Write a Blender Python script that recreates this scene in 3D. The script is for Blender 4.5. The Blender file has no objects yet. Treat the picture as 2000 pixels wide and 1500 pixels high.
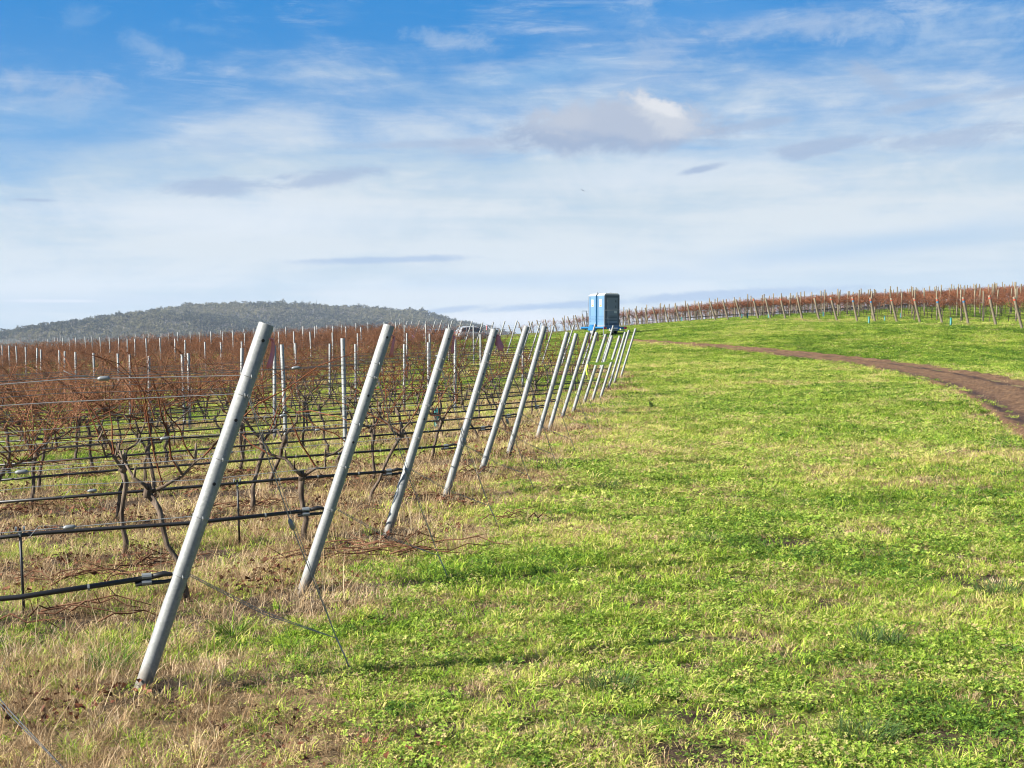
import bpy, math, random
import numpy as np
from mathutils import Vector, Matrix, Euler

random.seed(7)
rng = np.random.default_rng(11)
scene = bpy.context.scene
COL = scene.collection
F = 2500.0            # focal length in photo pixels (2000 px wide)
CAMZ = 1.7
PITCH = math.atan(100 / F)
EXPO = 1.65
SKY = 0.05

# ------------------------------------------------------------------ camera maths
def ray(px, py):
    a = (px - 1000) / F
    b = -(py - 750) / F
    c, s = math.cos(PITCH), math.sin(PITCH)
    d = np.array([a, c + b * s, -s + b * c])
    return d / d[1]

def at_depth(px, py, Y):
    d = ray(px, py)
    return np.array([d[0] * Y, Y, CAMZ + d[2] * Y])

def project(p):
    p = np.asarray(p, float)
    c, s = math.cos(PITCH), math.sin(PITCH)
    x, y, z = p[..., 0], p[..., 1], p[..., 2] - CAMZ
    depth = y * c - z * s
    up = y * s + z * c
    return 1000 + F * x / depth, 750 - F * up / depth, depth

# ------------------------------------------------------------------ noise
def _hash(ix, iy, seed):
    h = (ix.astype(np.int64) * 374761393 + iy.astype(np.int64) * 668265263 + seed * 1442695041) & 0x7fffffff
    h = ((h ^ (h >> 13)) * 1274126177) & 0x7fffffff
    h = h ^ (h >> 16)
    return (h & 0xffff) / 65535.0

def vnoise(x, y, seed=0):
    x = np.asarray(x, float); y = np.asarray(y, float)
    ix, iy = np.floor(x), np.floor(y)
    fx, fy = x - ix, y - iy
    fx = fx * fx * (3 - 2 * fx); fy = fy * fy * (3 - 2 * fy)
    a = _hash(ix, iy, seed); b = _hash(ix + 1, iy, seed)
    c = _hash(ix, iy + 1, seed); d = _hash(ix + 1, iy + 1, seed)
    return (a * (1 - fx) + b * fx) * (1 - fy) + (c * (1 - fx) + d * fx) * fy

def fbm(x, y, seed=0, octv=4):
    v = 0; amp = 0.5; tot = 0
    for o in range(octv):
        v = v + amp * vnoise(x * 2 ** o + 17 * o, y * 2 ** o + 5 * o, seed + o)
        tot += amp; amp *= 0.55
    return v / tot

def sstep(e0, e1, x):
    t = np.clip((np.asarray(x, float) - e0) / (e1 - e0), 0, 1)
    return t * t * (3 - 2 * t)

# ------------------------------------------------------------------ survey of the place
U = np.array([0.958, 0.287])            # row direction, towards the headland
U = U / np.linalg.norm(U)
N2 = np.array([-U[1], U[0]])
POST_H = 1.75
P_PIX = [((278, 1355), (518, 628)), ((592, 1168), (758, 646)), ((757, 1045), (878, 647)), ((870, 977), (966, 650)),
         ((940, 930), (1029, 646)), ((993, 890), (1064, 640)), ((1049, 862), (1109, 654)), ((1073, 842), (1126, 655)),
         ((1097, 819), (1149, 651)), ((1119, 807), (1166, 651)), ((1140, 789), (1184, 653)), ((1156, 785), (1196, 656)),
         ((1172, 780), (1211, 657)), ((1188, 760), (1222, 649)), ((1199, 750), (1229, 645)), ((1212, 738), (1242, 642))]
LEFT_ROWS = []      # (x, y, z, lean)
for (b, t) in P_PIX:
    h = b[1] - t[1]
    Y = 6.0 * 727 / h
    p = at_depth(b[0], b[1], Y)
    LEFT_ROWS.append([p[0], p[1], p[2], (t[0] - b[0]) / h])
F_TOPS = [(1198, 636), (1163, 632), (1121, 635), (1082, 635), (1055, 630), (1039, 628), (1010, 626), (986, 627), (964, 629),
          (943, 630), (922, 627), (902, 626), (884, 625), (863, 626), (851, 625), (833, 626), (820, 626), (805, 629),
          (796, 627), (782, 629), (767, 630)]
for i, (tx, ty) in enumerate(F_TOPS):
    Y = 49.0 + 2.58 * i
    p = at_depth(tx, ty, Y)
    LEFT_ROWS.append([p[0] - POST_H * 0.31, p[1] - 0.15, p[2] - POST_H, 0.31])

R_PIX = [(1996, 641, 58), (1945, 635, 55), (1891, 633, 52), (1840, 632, 50), (1797, 631, 48.5), (1752, 629, 47), (1709, 629, 46),
         (1674, 627, 45), (1635, 627, 44), (1600, 624, 42.5), (1567, 623, 41.3), (1534, 623, 40.5), (1505, 623, 39.6), (1481, 624, 38.8),
         (1448, 624, 37.8), (1422, 625, 37), (1397, 625, 36), (1373, 626, 35), (1349, 628, 34), (1328, 629, 33.2), (1305, 630, 32.4),
         (1284, 632, 31.8), (1266, 633, 31.2), (1248, 634.5, 30.6), (1230, 636, 30), (1212, 637, 29.4), (1196, 638, 28.8), (1180, 639, 28.2),
         (1163, 640, 27.5), (1144, 641, 26.8), (1131, 643, 26.2), (1116, 644, 25.6), (1104, 646, 25), (1087, 647, 24.4), (1071, 648, 23.8),
         (1055, 649, 23.2), (1038, 650, 22.6), (1020, 651, 22), (1000, 652, 21.4), (982, 653, 20.8)]
RIGHT_ROWS = []
for (x, y, h) in R_PIX:
    p = at_depth(x, y, POST_H * F / h)
    RIGHT_ROWS.append([p[0], p[1], p[2], -0.27])

# ------------------------------------------------------------------ terrain: thin-plate spline through surveyed points
ctrl = []
for i, r in enumerate(LEFT_ROWS):
    ctrl.append((r[0], r[1], r[2]))
    s = 0.046 if i < 16 else 0.052
    for t in (-4, -15, -45):
        ctrl.append((r[0] + U[0] * t, r[1] + U[1] * t, r[2] + s * t))
for i, r in enumerate(RIGHT_ROWS[::2]):
    ctrl.append((r[0], r[1], r[2]))
ctrl += [(2.5, 5, 0), (4, 8, 0.0), (0, 4, 0), (-2, 3.4, -0.03), (1.5, 2, 0), (-3, 0, -.1), (4, 0, 0), (7.6, 19, .08), (15.2, 38, .3), (15, 20, .2),
         (12, 60, .58), (20, 62, .9), (5, 70, .95), (26, 60, .75), (34, 70, 1.5),
         (6.4, 87, 1.48), (6.7, 86, 1.46), (5.2, 88, 1.44), (8.4, 86, 1.6), (11.3, 88.6, 1.93), (14, 90, 2.12), (18, 92, 2.3), (3, 100, 1.05), (-3.9, 130, .85), (-4.4, 148, .8), (-9, 150, .55), (-4, 112, .95), (-8.5, 116, .8), (0, 112, 1.05), (-2, 160, 1.1), (-25, 150, -.9), (-60, 130, -3.2),
         (36, 82, 2.4), (45, 92, 3.0), (50, 115, 4.1), (56, 141, 5.2), (34, 141, 3.9), (70, 150, 6.0), (20, 160, 3.1),
         (40, 185, 3.7), (10, 205, 1.9), (60, 215, 3.5), (-10, 220, -.5), (-40, 220, -4), (15, 240, 0), (60, 260, 0), (90, 200, 4), (90, 120, 6),
         (-20, -20, -1), (20, -20, 0), (50, 30, .4), (-50, 10, -2.6)]
C = np.array(ctrl, float)
def _phi(r2):
    return 0.5 * r2 * np.log(r2 + 1e-9)
_n = len(C)
_d2 = ((C[:, None, :2] - C[None, :, :2]) ** 2).sum(-1)
_A = np.zeros((_n + 3, _n + 3))
_A[:_n, :_n] = _phi(_d2) + np.eye(_n) * 2.0
_A[:_n, _n] = 1; _A[:_n, _n + 1:] = C[:, :2]
_A[_n, :_n] = 1; _A[_n + 1:, :_n] = C[:, :2].T
_W = np.linalg.solve(_A, np.concatenate([C[:, 2], np.zeros(3)]))

def base_z(x, y):
    x = np.asarray(x, float).ravel(); y = np.asarray(y, float).ravel()
    out = np.empty_like(x)
    for s in range(0, len(x), 20000):
        xs, ys = x[s:s + 20000], y[s:s + 20000]
        d2 = (xs[:, None] - C[None, :, 0]) ** 2 + (ys[:, None] - C[None, :, 1]) ** 2
        out[s:s + 20000] = _phi(d2) @ _W[:_n] + _W[_n] + _W[_n + 1] * xs + _W[_n + 2] * ys
    far = np.sqrt((x - 10) ** 2 + (y - 80) ** 2)
    k = sstep(110, 330, far)
    return out * (1 - k) + (-22.0) * k

RB = np.array([[r[0], r[1]] for r in LEFT_ROWS])
RBR = np.array([[r[0], r[1]] for r in RIGHT_ROWS])
def row_coords(x, y):
    """offset to the closest left-hand row, and how far past its end post (t>0 = headland)"""
    x = np.asarray(x, float).ravel(); y = np.asarray(y, float).ravel()
    off = np.full(x.shape, 9.0); tt = np.full(x.shape, 9.0)
    for b in RB:
        o = (x - b[0]) * N2[0] + (y - b[1]) * N2[1]
        t = (x - b[0]) * U[0] + (y - b[1]) * U[1]
        k = np.abs(o) < np.abs(off)
        off = np.where(k, o, off); tt = np.where(k, t, tt)
    return off, tt
def row_coords_r(x, y):
    x = np.asarray(x, float).ravel(); y = np.asarray(y, float).ravel()
    off = np.full(x.shape, 9.0); tt = np.full(x.shape, -9.0)
    for b in RBR:
        o = (x - b[0]) * N2[0] + (y - b[1]) * N2[1]
        t = (x - b[0]) * U[0] + (y - b[1]) * U[1]
        k = np.abs(o) < np.abs(off)
        off = np.where(k, o, off); tt = np.where(k, t, tt)
    return off, tt

def ground_z(x, y):
    sh = np.shape(x)
    x = np.asarray(x, float).ravel(); y = np.asarray(y, float).ravel()
    z = base_z(x, y)
    near = 1 - sstep(12, 36, np.hypot(x, y))
    z = z + near * 0.07 * (fbm(x * 0.9, y * 0.9, 3, 3) - 0.5) + near * .05 * (fbm(x * .25, y * .25, 9, 2) - .5)
    off, t = row_coords(x, y)
    z = z + 0.05 * np.exp(-(off / 0.5) ** 2) * (1 - sstep(-.3, .6, t)) * near
    return z.reshape(sh)

def gz(x, y):
    return float(ground_z(np.array([x]), np.array([y]))[0])

def hit(px, py, y0=2.0, y1=200.0):
    d = ray(px, py)
    ys = np.concatenate([np.linspace(y0, 30, 500), np.linspace(30.05, y1, 1500)])
    zz = CAMZ + d[2] * ys - base_z(d[0] * ys, ys)
    k = int(np.argmax(zz < 0))
    if k == 0: k = len(ys) - 1
    a = zz[k - 1] / (zz[k - 1] - zz[k] + 1e-9)
    Y = ys[k - 1] + a * (ys[k] - ys[k - 1])
    x = d[0] * Y
    return np.array([x, Y, gz(x, Y)])

# ------------------------------------------------------------------ mesh helpers
class MB:
    def __init__(self):
        self.v = []; self.f = []; self.m = []; self.n = 0
    def add(self, verts, faces, mat=0):
        o = self.n
        self.v.extend([tuple(p) for p in verts]); self.n += len(verts)
        self.f.extend([tuple(i + o for i in f) for f in faces])
        self.m.extend([mat] * len(faces))
    def tube(self, pts, rad, sides=6, mat=0, cap=True):
        pts = [Vector(p) for p in pts]
        if not hasattr(rad, '__len__'): rad = [rad] * len(pts)
        t0 = (pts[1] - pts[0]).normalized()
        ref = Vector((0, 0, 1)) if abs(t0.z) < 0.9 else Vector((1, 0, 0))
        a = t0.cross(ref).normalized()
        vs = []; fs = []
        for i, p in enumerate(pts):
            t = (pts[min(i + 1, len(pts) - 1)] - pts[max(i - 1, 0)])
            if t.length < 1e-9: t = t0
            t.normalize()
            a = (a - t * a.dot(t))
            if a.length < 1e-6: a = t.orthogonal()
            a.normalize()
            b = t.cross(a)
            for k in range(sides):
                an = 2 * math.pi * k / sides
                vs.append(p + (a * math.cos(an) + b * math.sin(an)) * rad[i])
        for i in range(len(pts) - 1):
            for k in range(sides):
                k2 = (k + 1) % sides
                fs.append((i * sides + k, i * sides + k2, (i + 1) * sides + k2, (i + 1) * sides + k))
        if cap:
            fs.append(tuple(range(sides))[::-1])
            fs.append(tuple((len(pts) - 1) * sides + k for k in range(sides)))
        self.add(vs, fs, mat)
    def box(self, c, s, mat=0, R=None):
        cx, cy, cz = c; sx, sy, sz = s[0] / 2, s[1] / 2, s[2] / 2
        vs = [Vector((x, y, z)) for x in (-sx, sx) for y in (-sy, sy) for z in (-sz, sz)]
        if R is not None: vs = [R @ v for v in vs]
        vs = [v + Vector(c) for v in vs]
        self.add(vs, [(0, 1, 3, 2), (4, 6, 7, 5), (0, 4, 5, 1), (2, 3, 7, 6), (0, 2, 6, 4), (1, 5, 7, 3)], mat)
    def mesh(self, name, mats, smooth=False):
        me = bpy.data.meshes.new(name)
        me.from_pydata(self.v, [], self.f)
        for m in mats: me.materials.append(m)
        if len(mats) > 1: me.polygons.foreach_set('material_index', self.m)
        if smooth: me.polygons.foreach_set('use_smooth', [True] * len(me.polygons))
        me.update()
        return me
    def obj(self, name, mats, parent=None, loc=(0, 0, 0), smooth=False, link=True):
        if not isinstance(mats, (list, tuple)): mats = [mats]
        return link_obj(name, self.mesh(name, mats, smooth), parent, loc, link)

def link_obj(name, me, parent=None, loc=(0, 0, 0), link=True):
    o = bpy.data.objects.new(name, me)
    o.location = loc
    if parent: o.parent = parent
    if link: COL.objects.link(o)
    return o

def tag(o, label=None, cat=None, group=None, kind=None):
    if label: o['label'] = label
    if cat: o['category'] = cat
    if group: o['group'] = group
    if kind: o['kind'] = kind
    return o

def empty(name, loc, rz=0):
    o = bpy.data.objects.new(name, None)
    o.location = loc; o.rotation_euler = (0, 0, rz); o.empty_display_size = .2
    COL.objects.link(o)
    return o

def dup(root, loc, rot=(0, 0, 0), scale=1.0):
    c = root.copy(); COL.objects.link(c)
    c.location = loc; c.rotation_euler = rot
    c.scale = (scale,) * 3 if not hasattr(scale, '__len__') else scale
    for ch in root.children:
        d = ch.copy(); COL.objects.link(d); d.parent = c
    return c

WORDS = ['zeroth', 'first', 'second', 'third', 'fourth', 'fifth', 'sixth', 'seventh', 'eighth', 'ninth', 'tenth', 'eleventh', 'twelfth']
def ordw(n):
    if n < len(WORDS): return WORDS[n]
    suf = 'th' if 10 <= n % 100 <= 20 else {1: 'st', 2: 'nd', 3: 'rd'}.get(n % 10, 'th')
    return f'{n}{suf}'

# ------------------------------------------------------------------ materials
def newmat(name):
    m = bpy.data.materials.new(name); m.use_nodes = True
    nt = m.node_tree; nt.nodes.clear()
    out = nt.nodes.new('ShaderNodeOutputMaterial')
    return m, nt, out

class G:
    """tiny node-graph helper"""
    def __init__(self, nt): self.nt = nt
    def n(self, typ, **kw):
        nd = self.nt.nodes.new(typ)
        for k, v in kw.items(): setattr(nd, k, v)
        return nd
    def link(self, a, b): self.nt.links.new(a, b)
    def setin(self, sock, v):
        if hasattr(v, 'is_linked') or isinstance(v, bpy.types.NodeSocket): self.link(v, sock)
        else: sock.default_value = v
    def math(self, op, a, b=0.0, c=0.0, clamp=False):
        nd = self.n('ShaderNodeMath', operation=op); nd.use_clamp = clamp
        self.setin(nd.inputs[0], a); self.setin(nd.inputs[1], b)
        if op in ('MULTIPLY_ADD', 'SMOOTH_MIN', 'COMPARE'): self.setin(nd.inputs[2], c)
        return nd.outputs[0]
    def mix(self, f, a, b, blend='MIX'):
        nd = self.n('ShaderNodeMix', data_type='RGBA', blend_type=blend)
        nd.clamp_factor = True
        self.setin(nd.inputs[0], f)
        self.setin(nd.inputs[6], a if not isinstance(a, tuple) else (*a[:3], 1))
        self.setin(nd.inputs[7], b if not isinstance(b, tuple) else (*b[:3], 1))
        return nd.outputs[2]
    def sstep(self, x, a, b):
        nd = self.n('ShaderNodeMapRange', interpolation_type='SMOOTHSTEP')
        self.setin(nd.inputs[0], x); nd.inputs[1].default_value = a; nd.inputs[2].default_value = b
        return nd.outputs[0]
    def noise(self, vec, scale, detail=4, rough=.55, dist=0.0):
        nd = self.n('ShaderNodeTexNoise'); nd.inputs['Scale'].default_value = scale
        nd.inputs['Detail'].default_value = detail; nd.inputs['Roughness'].default_value = rough
        nd.inputs['Distortion'].default_value = dist
        if vec is not None: self.link(vec, nd.inputs['Vector'])
        return nd.outputs['Fac']
    def ramp(self, f, stops):
        nd = self.n('ShaderNodeValToRGB')
        el = nd.color_ramp.elements
        while len(el) < len(stops): el.new(0.5)
        for e, (p, c) in zip(el, stops): e.position = p; e.color = (*c, 1)
        self.setin(nd.inputs[0], f)
        return nd.outputs[0]
    def scalev(self, vec, s):
        nd = self.n('ShaderNodeMapping'); nd.inputs['Scale'].default_value = s
        self.link(vec, nd.inputs[0]); return nd.outputs[0]

def principled(name, color, rough=.7, metal=0.0, noise=None, bump=0.0, spec=.4):
    """colour may be a tuple or a list of ramp stops driven by object-space noise"""
    m, nt, out = newmat(name); g = G(nt)
    p = g.n('ShaderNodeBsdfPrincipled')
    p.inputs['Roughness'].default_value = rough; p.inputs['Metallic'].default_value = metal
    p.inputs['Specular IOR Level'].default_value = spec
    if noise:
        co = g.n('ShaderNodeTexCoord').outputs['Object']
        v = g.scalev(co, noise[1]) if len(noise) > 1 else co
        f = g.noise(v, noise[0], 5, .6)
        g.link(g.ramp(f, color), p.inputs['Base Color'])
        if bump:
            b = g.n('ShaderNodeBump'); b.inputs['Strength'].default_value = bump; b.inputs['Distance'].default_value = .01
            g.link(f, b.inputs['Height']); g.link(b.outputs[0], p.inputs['Normal'])
    else:
        p.inputs['Base Color'].default_value = (*color, 1)
    g.link(p.outputs[0], out.inputs[0])
    return m

def leaf_mat(name, stops, transl=.3, attr='tint', rough=.55, varamt=.5):
    m, nt, out = newmat(name); g = G(nt)
    at = g.n('ShaderNodeAttribute', attribute_type='INSTANCER', attribute_name=attr).outputs['Fac']
    sh = g.n('ShaderNodeAttribute', attribute_type='GEOMETRY', attribute_name='shade').outputs['Fac']
    f = g.math('ADD', at, g.math('MULTIPLY', g.math('SUBTRACT', sh, .5), varamt), clamp=True)
    c = g.ramp(f, stops)
    p = g.n('ShaderNodeBsdfPrincipled'); p.inputs['Roughness'].default_value = rough
    p.inputs['Specular IOR Level'].default_value = .12
    g.link(c, p.inputs['Base Color'])
    t = g.n('ShaderNodeBsdfTranslucent'); g.link(c, t.inputs[0])
    mx = g.n('ShaderNodeMixShader'); mx.inputs[0].default_value = transl
    g.link(p.outputs[0], mx.inputs[1]); g.link(t.outputs[0], mx.inputs[2])
    g.link(mx.outputs[0], out.inputs[0])
    return m

M = {}
M['galv_old'] = principled('galvanised_plain', [(.25, (.16, .175, .18)), (.5, (.225, .24, .245)), (.8, (.29, .30, .30))], .5, .3, (9, (1, 1, .35)), .05)
def galv_mat(name='galvanised_steel', k=1.0):
    m, nt, out = newmat(name); g = G(nt)
    co = g.n('ShaderNodeTexCoord').outputs['Object']
    oi = g.n('ShaderNodeObjectInfo').outputs['Random']
    off = g.n('ShaderNodeVectorMath', operation='ADD'); g.link(co, off.inputs[0])
    cb = g.n('ShaderNodeCombineXYZ'); g.link(g.math('MULTIPLY', oi, 37.0), cb.inputs[2]); g.link(cb.outputs[0], off.inputs[1])
    v = off.outputs[0]
    st = g.noise(g.scalev(v, (40, 40, 2.2)), 1.0, 5, .65)
    bl = g.noise(g.scalev(v, (9, 9, 5)), 1.0, 6, .7, .5)
    vo = g.n('ShaderNodeTexVoronoi'); vo.inputs['Scale'].default_value = 90; g.link(v, vo.inputs['Vector'])
    c = g.ramp(g.math('ADD', g.math('MULTIPLY', st, .55), g.math('MULTIPLY', bl, .45)), [(.3, (.11, .118, .117)), (.5, (.20, .211, .207)), (.7, (.28, .288, .28))])
    sp = g.n('ShaderNodeSeparateColor'); g.link(vo.outputs['Color'], sp.inputs[0])
    c = g.mix(.22, c, g.ramp(sp.outputs[0], [(0, (.08, .09, .095)), (1, (.3, .31, .31))]))
    c = g.mix(g.math('MULTIPLY', g.sstep(bl, .60, .68), .5), c, (.34, .345, .33))
    sx = g.n('ShaderNodeSeparateXYZ'); g.link(co, sx.inputs[0])
    mud = g.math('MULTIPLY', g.sstep(g.math('ADD', sx.outputs[2], g.math('MULTIPLY', bl, .45)), .42, .2), .75)
    c = g.mix(mud, c, (.10, .07, .045))
    c = g.mix(g.math('MULTIPLY', oi, .25), c, (.11, .115, .115))
    c = g.mix(1.0, c, (k, k, k), 'MULTIPLY')
    p = g.n('ShaderNodeBsdfPrincipled'); g.link(c, p.inputs['Base Color']); p.inputs['Metallic'].default_value = .25
    g.link(g.math('ADD', .48, g.math('MULTIPLY', bl, .3)), p.inputs['Roughness'])
    b = g.n('ShaderNodeBump'); b.inputs['Strength'].default_value = .25; b.inputs['Distance'].default_value = .004
    g.link(bl, b.inputs['Height']); g.link(b.outputs[0], p.inputs['Normal'])
    g.link(p.outputs[0], out.inputs[0]); return m
M['galv'] = galv_mat()
M['galv_light'] = galv_mat('bright_galvanised_steel', 1.2)
M['hole_shade'] = principled('hole_shadow_steel', (.02, .02, .022), .8)  # near-black colour painting the shade inside bolt holes and the pipe mouth
M['wire'] = principled('zinc_wire', (.24, .25, .25), .5, .3)
M['hose'] = principled('black_polythene', (.012, .012, .013), .45)
M['wire_dark'] = principled('tarnished_trellis_wire', (.06, .062, .065), .6, .2)
M['clip'] = principled('grey_clip', (.17, .185, .19), .45, .3)
M['bark'] = principled('vine_bark', [(.3, (.03, .022, .017)), (.5, (.10, .075, .056)), (.72, (.21, .165, .125))], .9, 0, (30, (1, 1, .25)), 1.0, .15)
M['cane'] = principled('vine_cane', [(.3, (.065, .022, .010)), (.55, (.13, .046, .02)), (.8, (.22, .10, .05))], .75, 0, (4,), 0, .12)
M['cane_dense'] = principled('vine_cane_unpruned', [(.3, (.08, .035, .019)), (.52, (.17, .074, .037)), (.72, (.32, .17, .095))], .75, 0, (3,), 0, .1)
M['cane_far'] = principled('vine_cane_on_rise', [(.3, (.10, .038, .019)), (.52, (.20, .075, .037)), (.72, (.31, .15, .085))], .8, 0, (3,), 0, .08)
M['cane_dead'] = principled('cut_vine_cane', [(.3, (.05, .024, .014)), (.55, (.115, .055, .032)), (.8, (.21, .12, .075))], .85, 0, (5,), 0, .08)
M['pink'] = principled('pink_flagging', (.5, .17, .19), .5)
M['lime'] = principled('lime_flagging', (.6, .85, .05), .5)
M['wood'] = principled('weathered_pine', [(.25, (.085, .068, .045)), (.5, (.155, .13, .088)), (.8, (.235, .205, .15))], .85, 0, (6, (1, 1, .2)), .3)
M['teal'] = principled('teal_plastic', (.018, .14, .125), .5)
M['red_tape'] = principled('red_tape', (.38, .07, .04), .5)
M['blue_tape'] = principled('blue_tape', (.03, .14, .3), .5)
M['white'] = principled('white_plastic', (.42, .43, .43), .5)

BLADE_G = leaf_mat('green_blade', [(0, (.045, .095, .014)), (.25, (.16, .29, .022)), (.5, (.29, .405, .038)), (.75, (.46, .48, .10)), (1, (.58, .47, .20))], .32, rough=.75, varamt=.75)
BLADE_S = leaf_mat('dry_blade', [(0, (.09, .05, .025)), (.35, (.27, .175, .09)), (.7, (.47, .34, .19)), (1, (.62, .50, .33))], .2, rough=.8, varamt=.8)
CLOVER = leaf_mat('clover_leaf', [(0, (.05, .11, .018)), (.35, (.19, .31, .035)), (.62, (.34, .41, .075)), (.8, (.41, .41, .13)), (1, (.38, .27, .15))], .3, rough=.7, varamt=.7)
LITTER = leaf_mat('dead_vine_leaf', [(0, (.045, .018, .01)), (.5, (.11, .04, .02)), (1, (.2, .09, .05))], .15)
TUSS = leaf_mat('tussock_blade', [(0, (.045, .085, .025)), (.3, (.09, .15, .04)), (1, (.25, .28, .10))], .25, varamt=.9)

# ------------------------------------------------------------------ instanced ground cover
def set_attr(me, name, typ, arr, domain='POINT'):
    a = me.attributes.new(name, typ, domain)
    key = {'FLOAT': 'value', 'INT': 'value', 'FLOAT_VECTOR': 'vector'}[typ]
    a.data.foreach_set(key, np.ascontiguousarray(arr).ravel())

def scatter(name, pts, idx, rot, scale, tint, col, label, cat, kind='stuff'):
    me = bpy.data.meshes.new(name)
    n = len(pts)
    me.vertices.add(n)
    me.vertices.foreach_set('co', np.ascontiguousarray(pts, np.float32).ravel())
    set_attr(me, 'vidx', 'INT', idx.astype(np.int32))
    set_attr(me, 'rot', 'FLOAT_VECTOR', rot.astype(np.float32))
    scale = np.asarray(scale, float)
    if scale.ndim == 1: scale = np.repeat(scale[:, None], 3, 1)
    set_attr(me, 'scl', 'FLOAT_VECTOR', scale.astype(np.float32))
    set_attr(me, 'tint', 'FLOAT', tint.astype(np.float32))
    me.update()
    o = link_obj(name, me)
    ng = bpy.data.node_groups.new(name + '_scatter', 'GeometryNodeTree')
    ng.interface.new_socket('Geometry', in_out='INPUT', socket_type='NodeSocketGeometry')
    ng.interface.new_socket('Geometry', in_out='OUTPUT', socket_type='NodeSocketGeometry')
    N = ng.nodes; L = ng.links
    gi = N.new('NodeGroupInput'); go = N.new('NodeGroupOutput')
    m2p = N.new('GeometryNodeMeshToPoints'); L.new(gi.outputs[0], m2p.inputs[0])
    ci = N.new('GeometryNodeCollectionInfo'); ci.inputs[0].default_value = col
    ci.inputs[1].default_value = True; ci.inputs[2].default_value = True
    ip = N.new('GeometryNodeInstanceOnPoints')
    L.new(m2p.outputs[0], ip.inputs['Points']); L.new(ci.outputs[0], ip.inputs['Instance'])
    ip.inputs['Pick Instance'].default_value = True
    def na(nm, t):
        a = N.new('GeometryNodeInputNamedAttribute'); a.data_type = t; a.inputs[0].default_value = nm
        return a.outputs[0]
    L.new(na('vidx', 'INT'), ip.inputs['Instance Index'])
    e2r = N.new('FunctionNodeEulerToRotation'); L.new(na('rot', 'FLOAT_VECTOR'), e2r.inputs[0])
    L.new(e2r.outputs[0], ip.inputs['Rotation'])
    L.new(na('scl', 'FLOAT_VECTOR'), ip.inputs['Scale'])
    L.new(ip.outputs[0], go.inputs[0])
    md = o.modifiers.new('scatter', 'NODES'); md.node_group = ng
    tag(o, label, cat, None, kind)
    return o

def mesh_np(name, verts, quads, shade_v, mat, smooth=True):
    me = bpy.data.meshes.new(name)
    me.from_pydata(verts, [], quads)
    me.materials.append(mat)
    set_attr(me, 'shade', 'FLOAT', np.asarray(shade_v, np.float32))
    if smooth: me.polygons.foreach_set('use_smooth', [True] * len(me.polygons))
    me.update()
    return me

def blades(name, mat, n, rad, hmin, hmax, wid, lean, curl, seed, segs=2, lie=0.0):
    r = np.random.default_rng(seed)
    V = []; Q = []; S = []
    for _ in range(n):
        a = r.uniform(0, 2 * math.pi); d = rad * math.sqrt(r.uniform())
        x, y = d * math.cos(a), d * math.sin(a)
        h = r.uniform(hmin, hmax)
        da = a + r.normal(0, .9)
        ln = abs(r.normal(lean, .25)) + lie * r.uniform(.3, 1)
        w = wid * r.uniform(.7, 1.3)
        px, py = -math.sin(da) , math.cos(da)
        tw = r.uniform(-1, 1)
        wx, wy = px * math.cos(tw) - py * math.sin(tw), px * math.sin(tw) + py * math.cos(tw)
        sh = r.uniform()
        b0 = len(V)
        cx, cy, cz = x, y, -0.01
        ang = ln * .4
        for s in range(segs + 1):
            t = s / segs
            ww = w * (1 - t) ** .7 if s < segs else w * .08
            V.append((cx - wx * ww, cy - wy * ww, cz)); V.append((cx + wx * ww, cy + wy * ww, cz))
            S += [sh, sh]
            st = h / segs
            cx += math.cos(da) * math.sin(min(ang, 1.75)) * st; cy += math.sin(da) * math.sin(min(ang, 1.75)) * st
            cz += math.cos(min(ang, 1.75)) * st
            ang += (curl * r.uniform(.5, 1.5) + ln * .6) / segs * 1.2
        for s in range(segs):
            k = b0 + 2 * s
            Q.append((k, k + 1, k + 3, k + 2))
    return mesh_np(name, V, Q, S, mat)

def clover(name, mat, n, rad, hmax, size, seed):
    r = np.random.default_rng(seed)
    V = []; Q = []; S = []
    for _ in range(n):
        a = r.uniform(0, 2 * math.pi); d = rad * math.sqrt(r.uniform())
        c = Vector((d * math.cos(a), d * math.sin(a), r.uniform(.25, 1) * hmax * (1 - .5 * d / rad)))
        nrm = Vector((r.normal(0, .45), r.normal(0, .45), 1)).normalized()
        t1 = nrm.orthogonal().normalized(); t2 = nrm.cross(t1)
        rot0 = r.uniform(0, 6.28); sz = size * r.uniform(.6, 1.25); sh = r.uniform()
        for k in range(3):
            an = rot0 + k * 2.094
            dirv = t1 * math.cos(an) + t2 * math.sin(an); sd = nrm.cross(dirv)
            b0 = len(V)
            for p in (c, c + dirv * sz * .55 + sd * sz * .42 + nrm * sz * .1, c + dirv * sz, c + dirv * sz * .55 - sd * sz * .42 + nrm * sz * .1):
                V.append(tuple(p)); S.append(sh)
            Q.append((b0, b0 + 1, b0 + 2, b0 + 3))
    return mesh_np(name, V, Q, S, mat, False)

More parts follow.
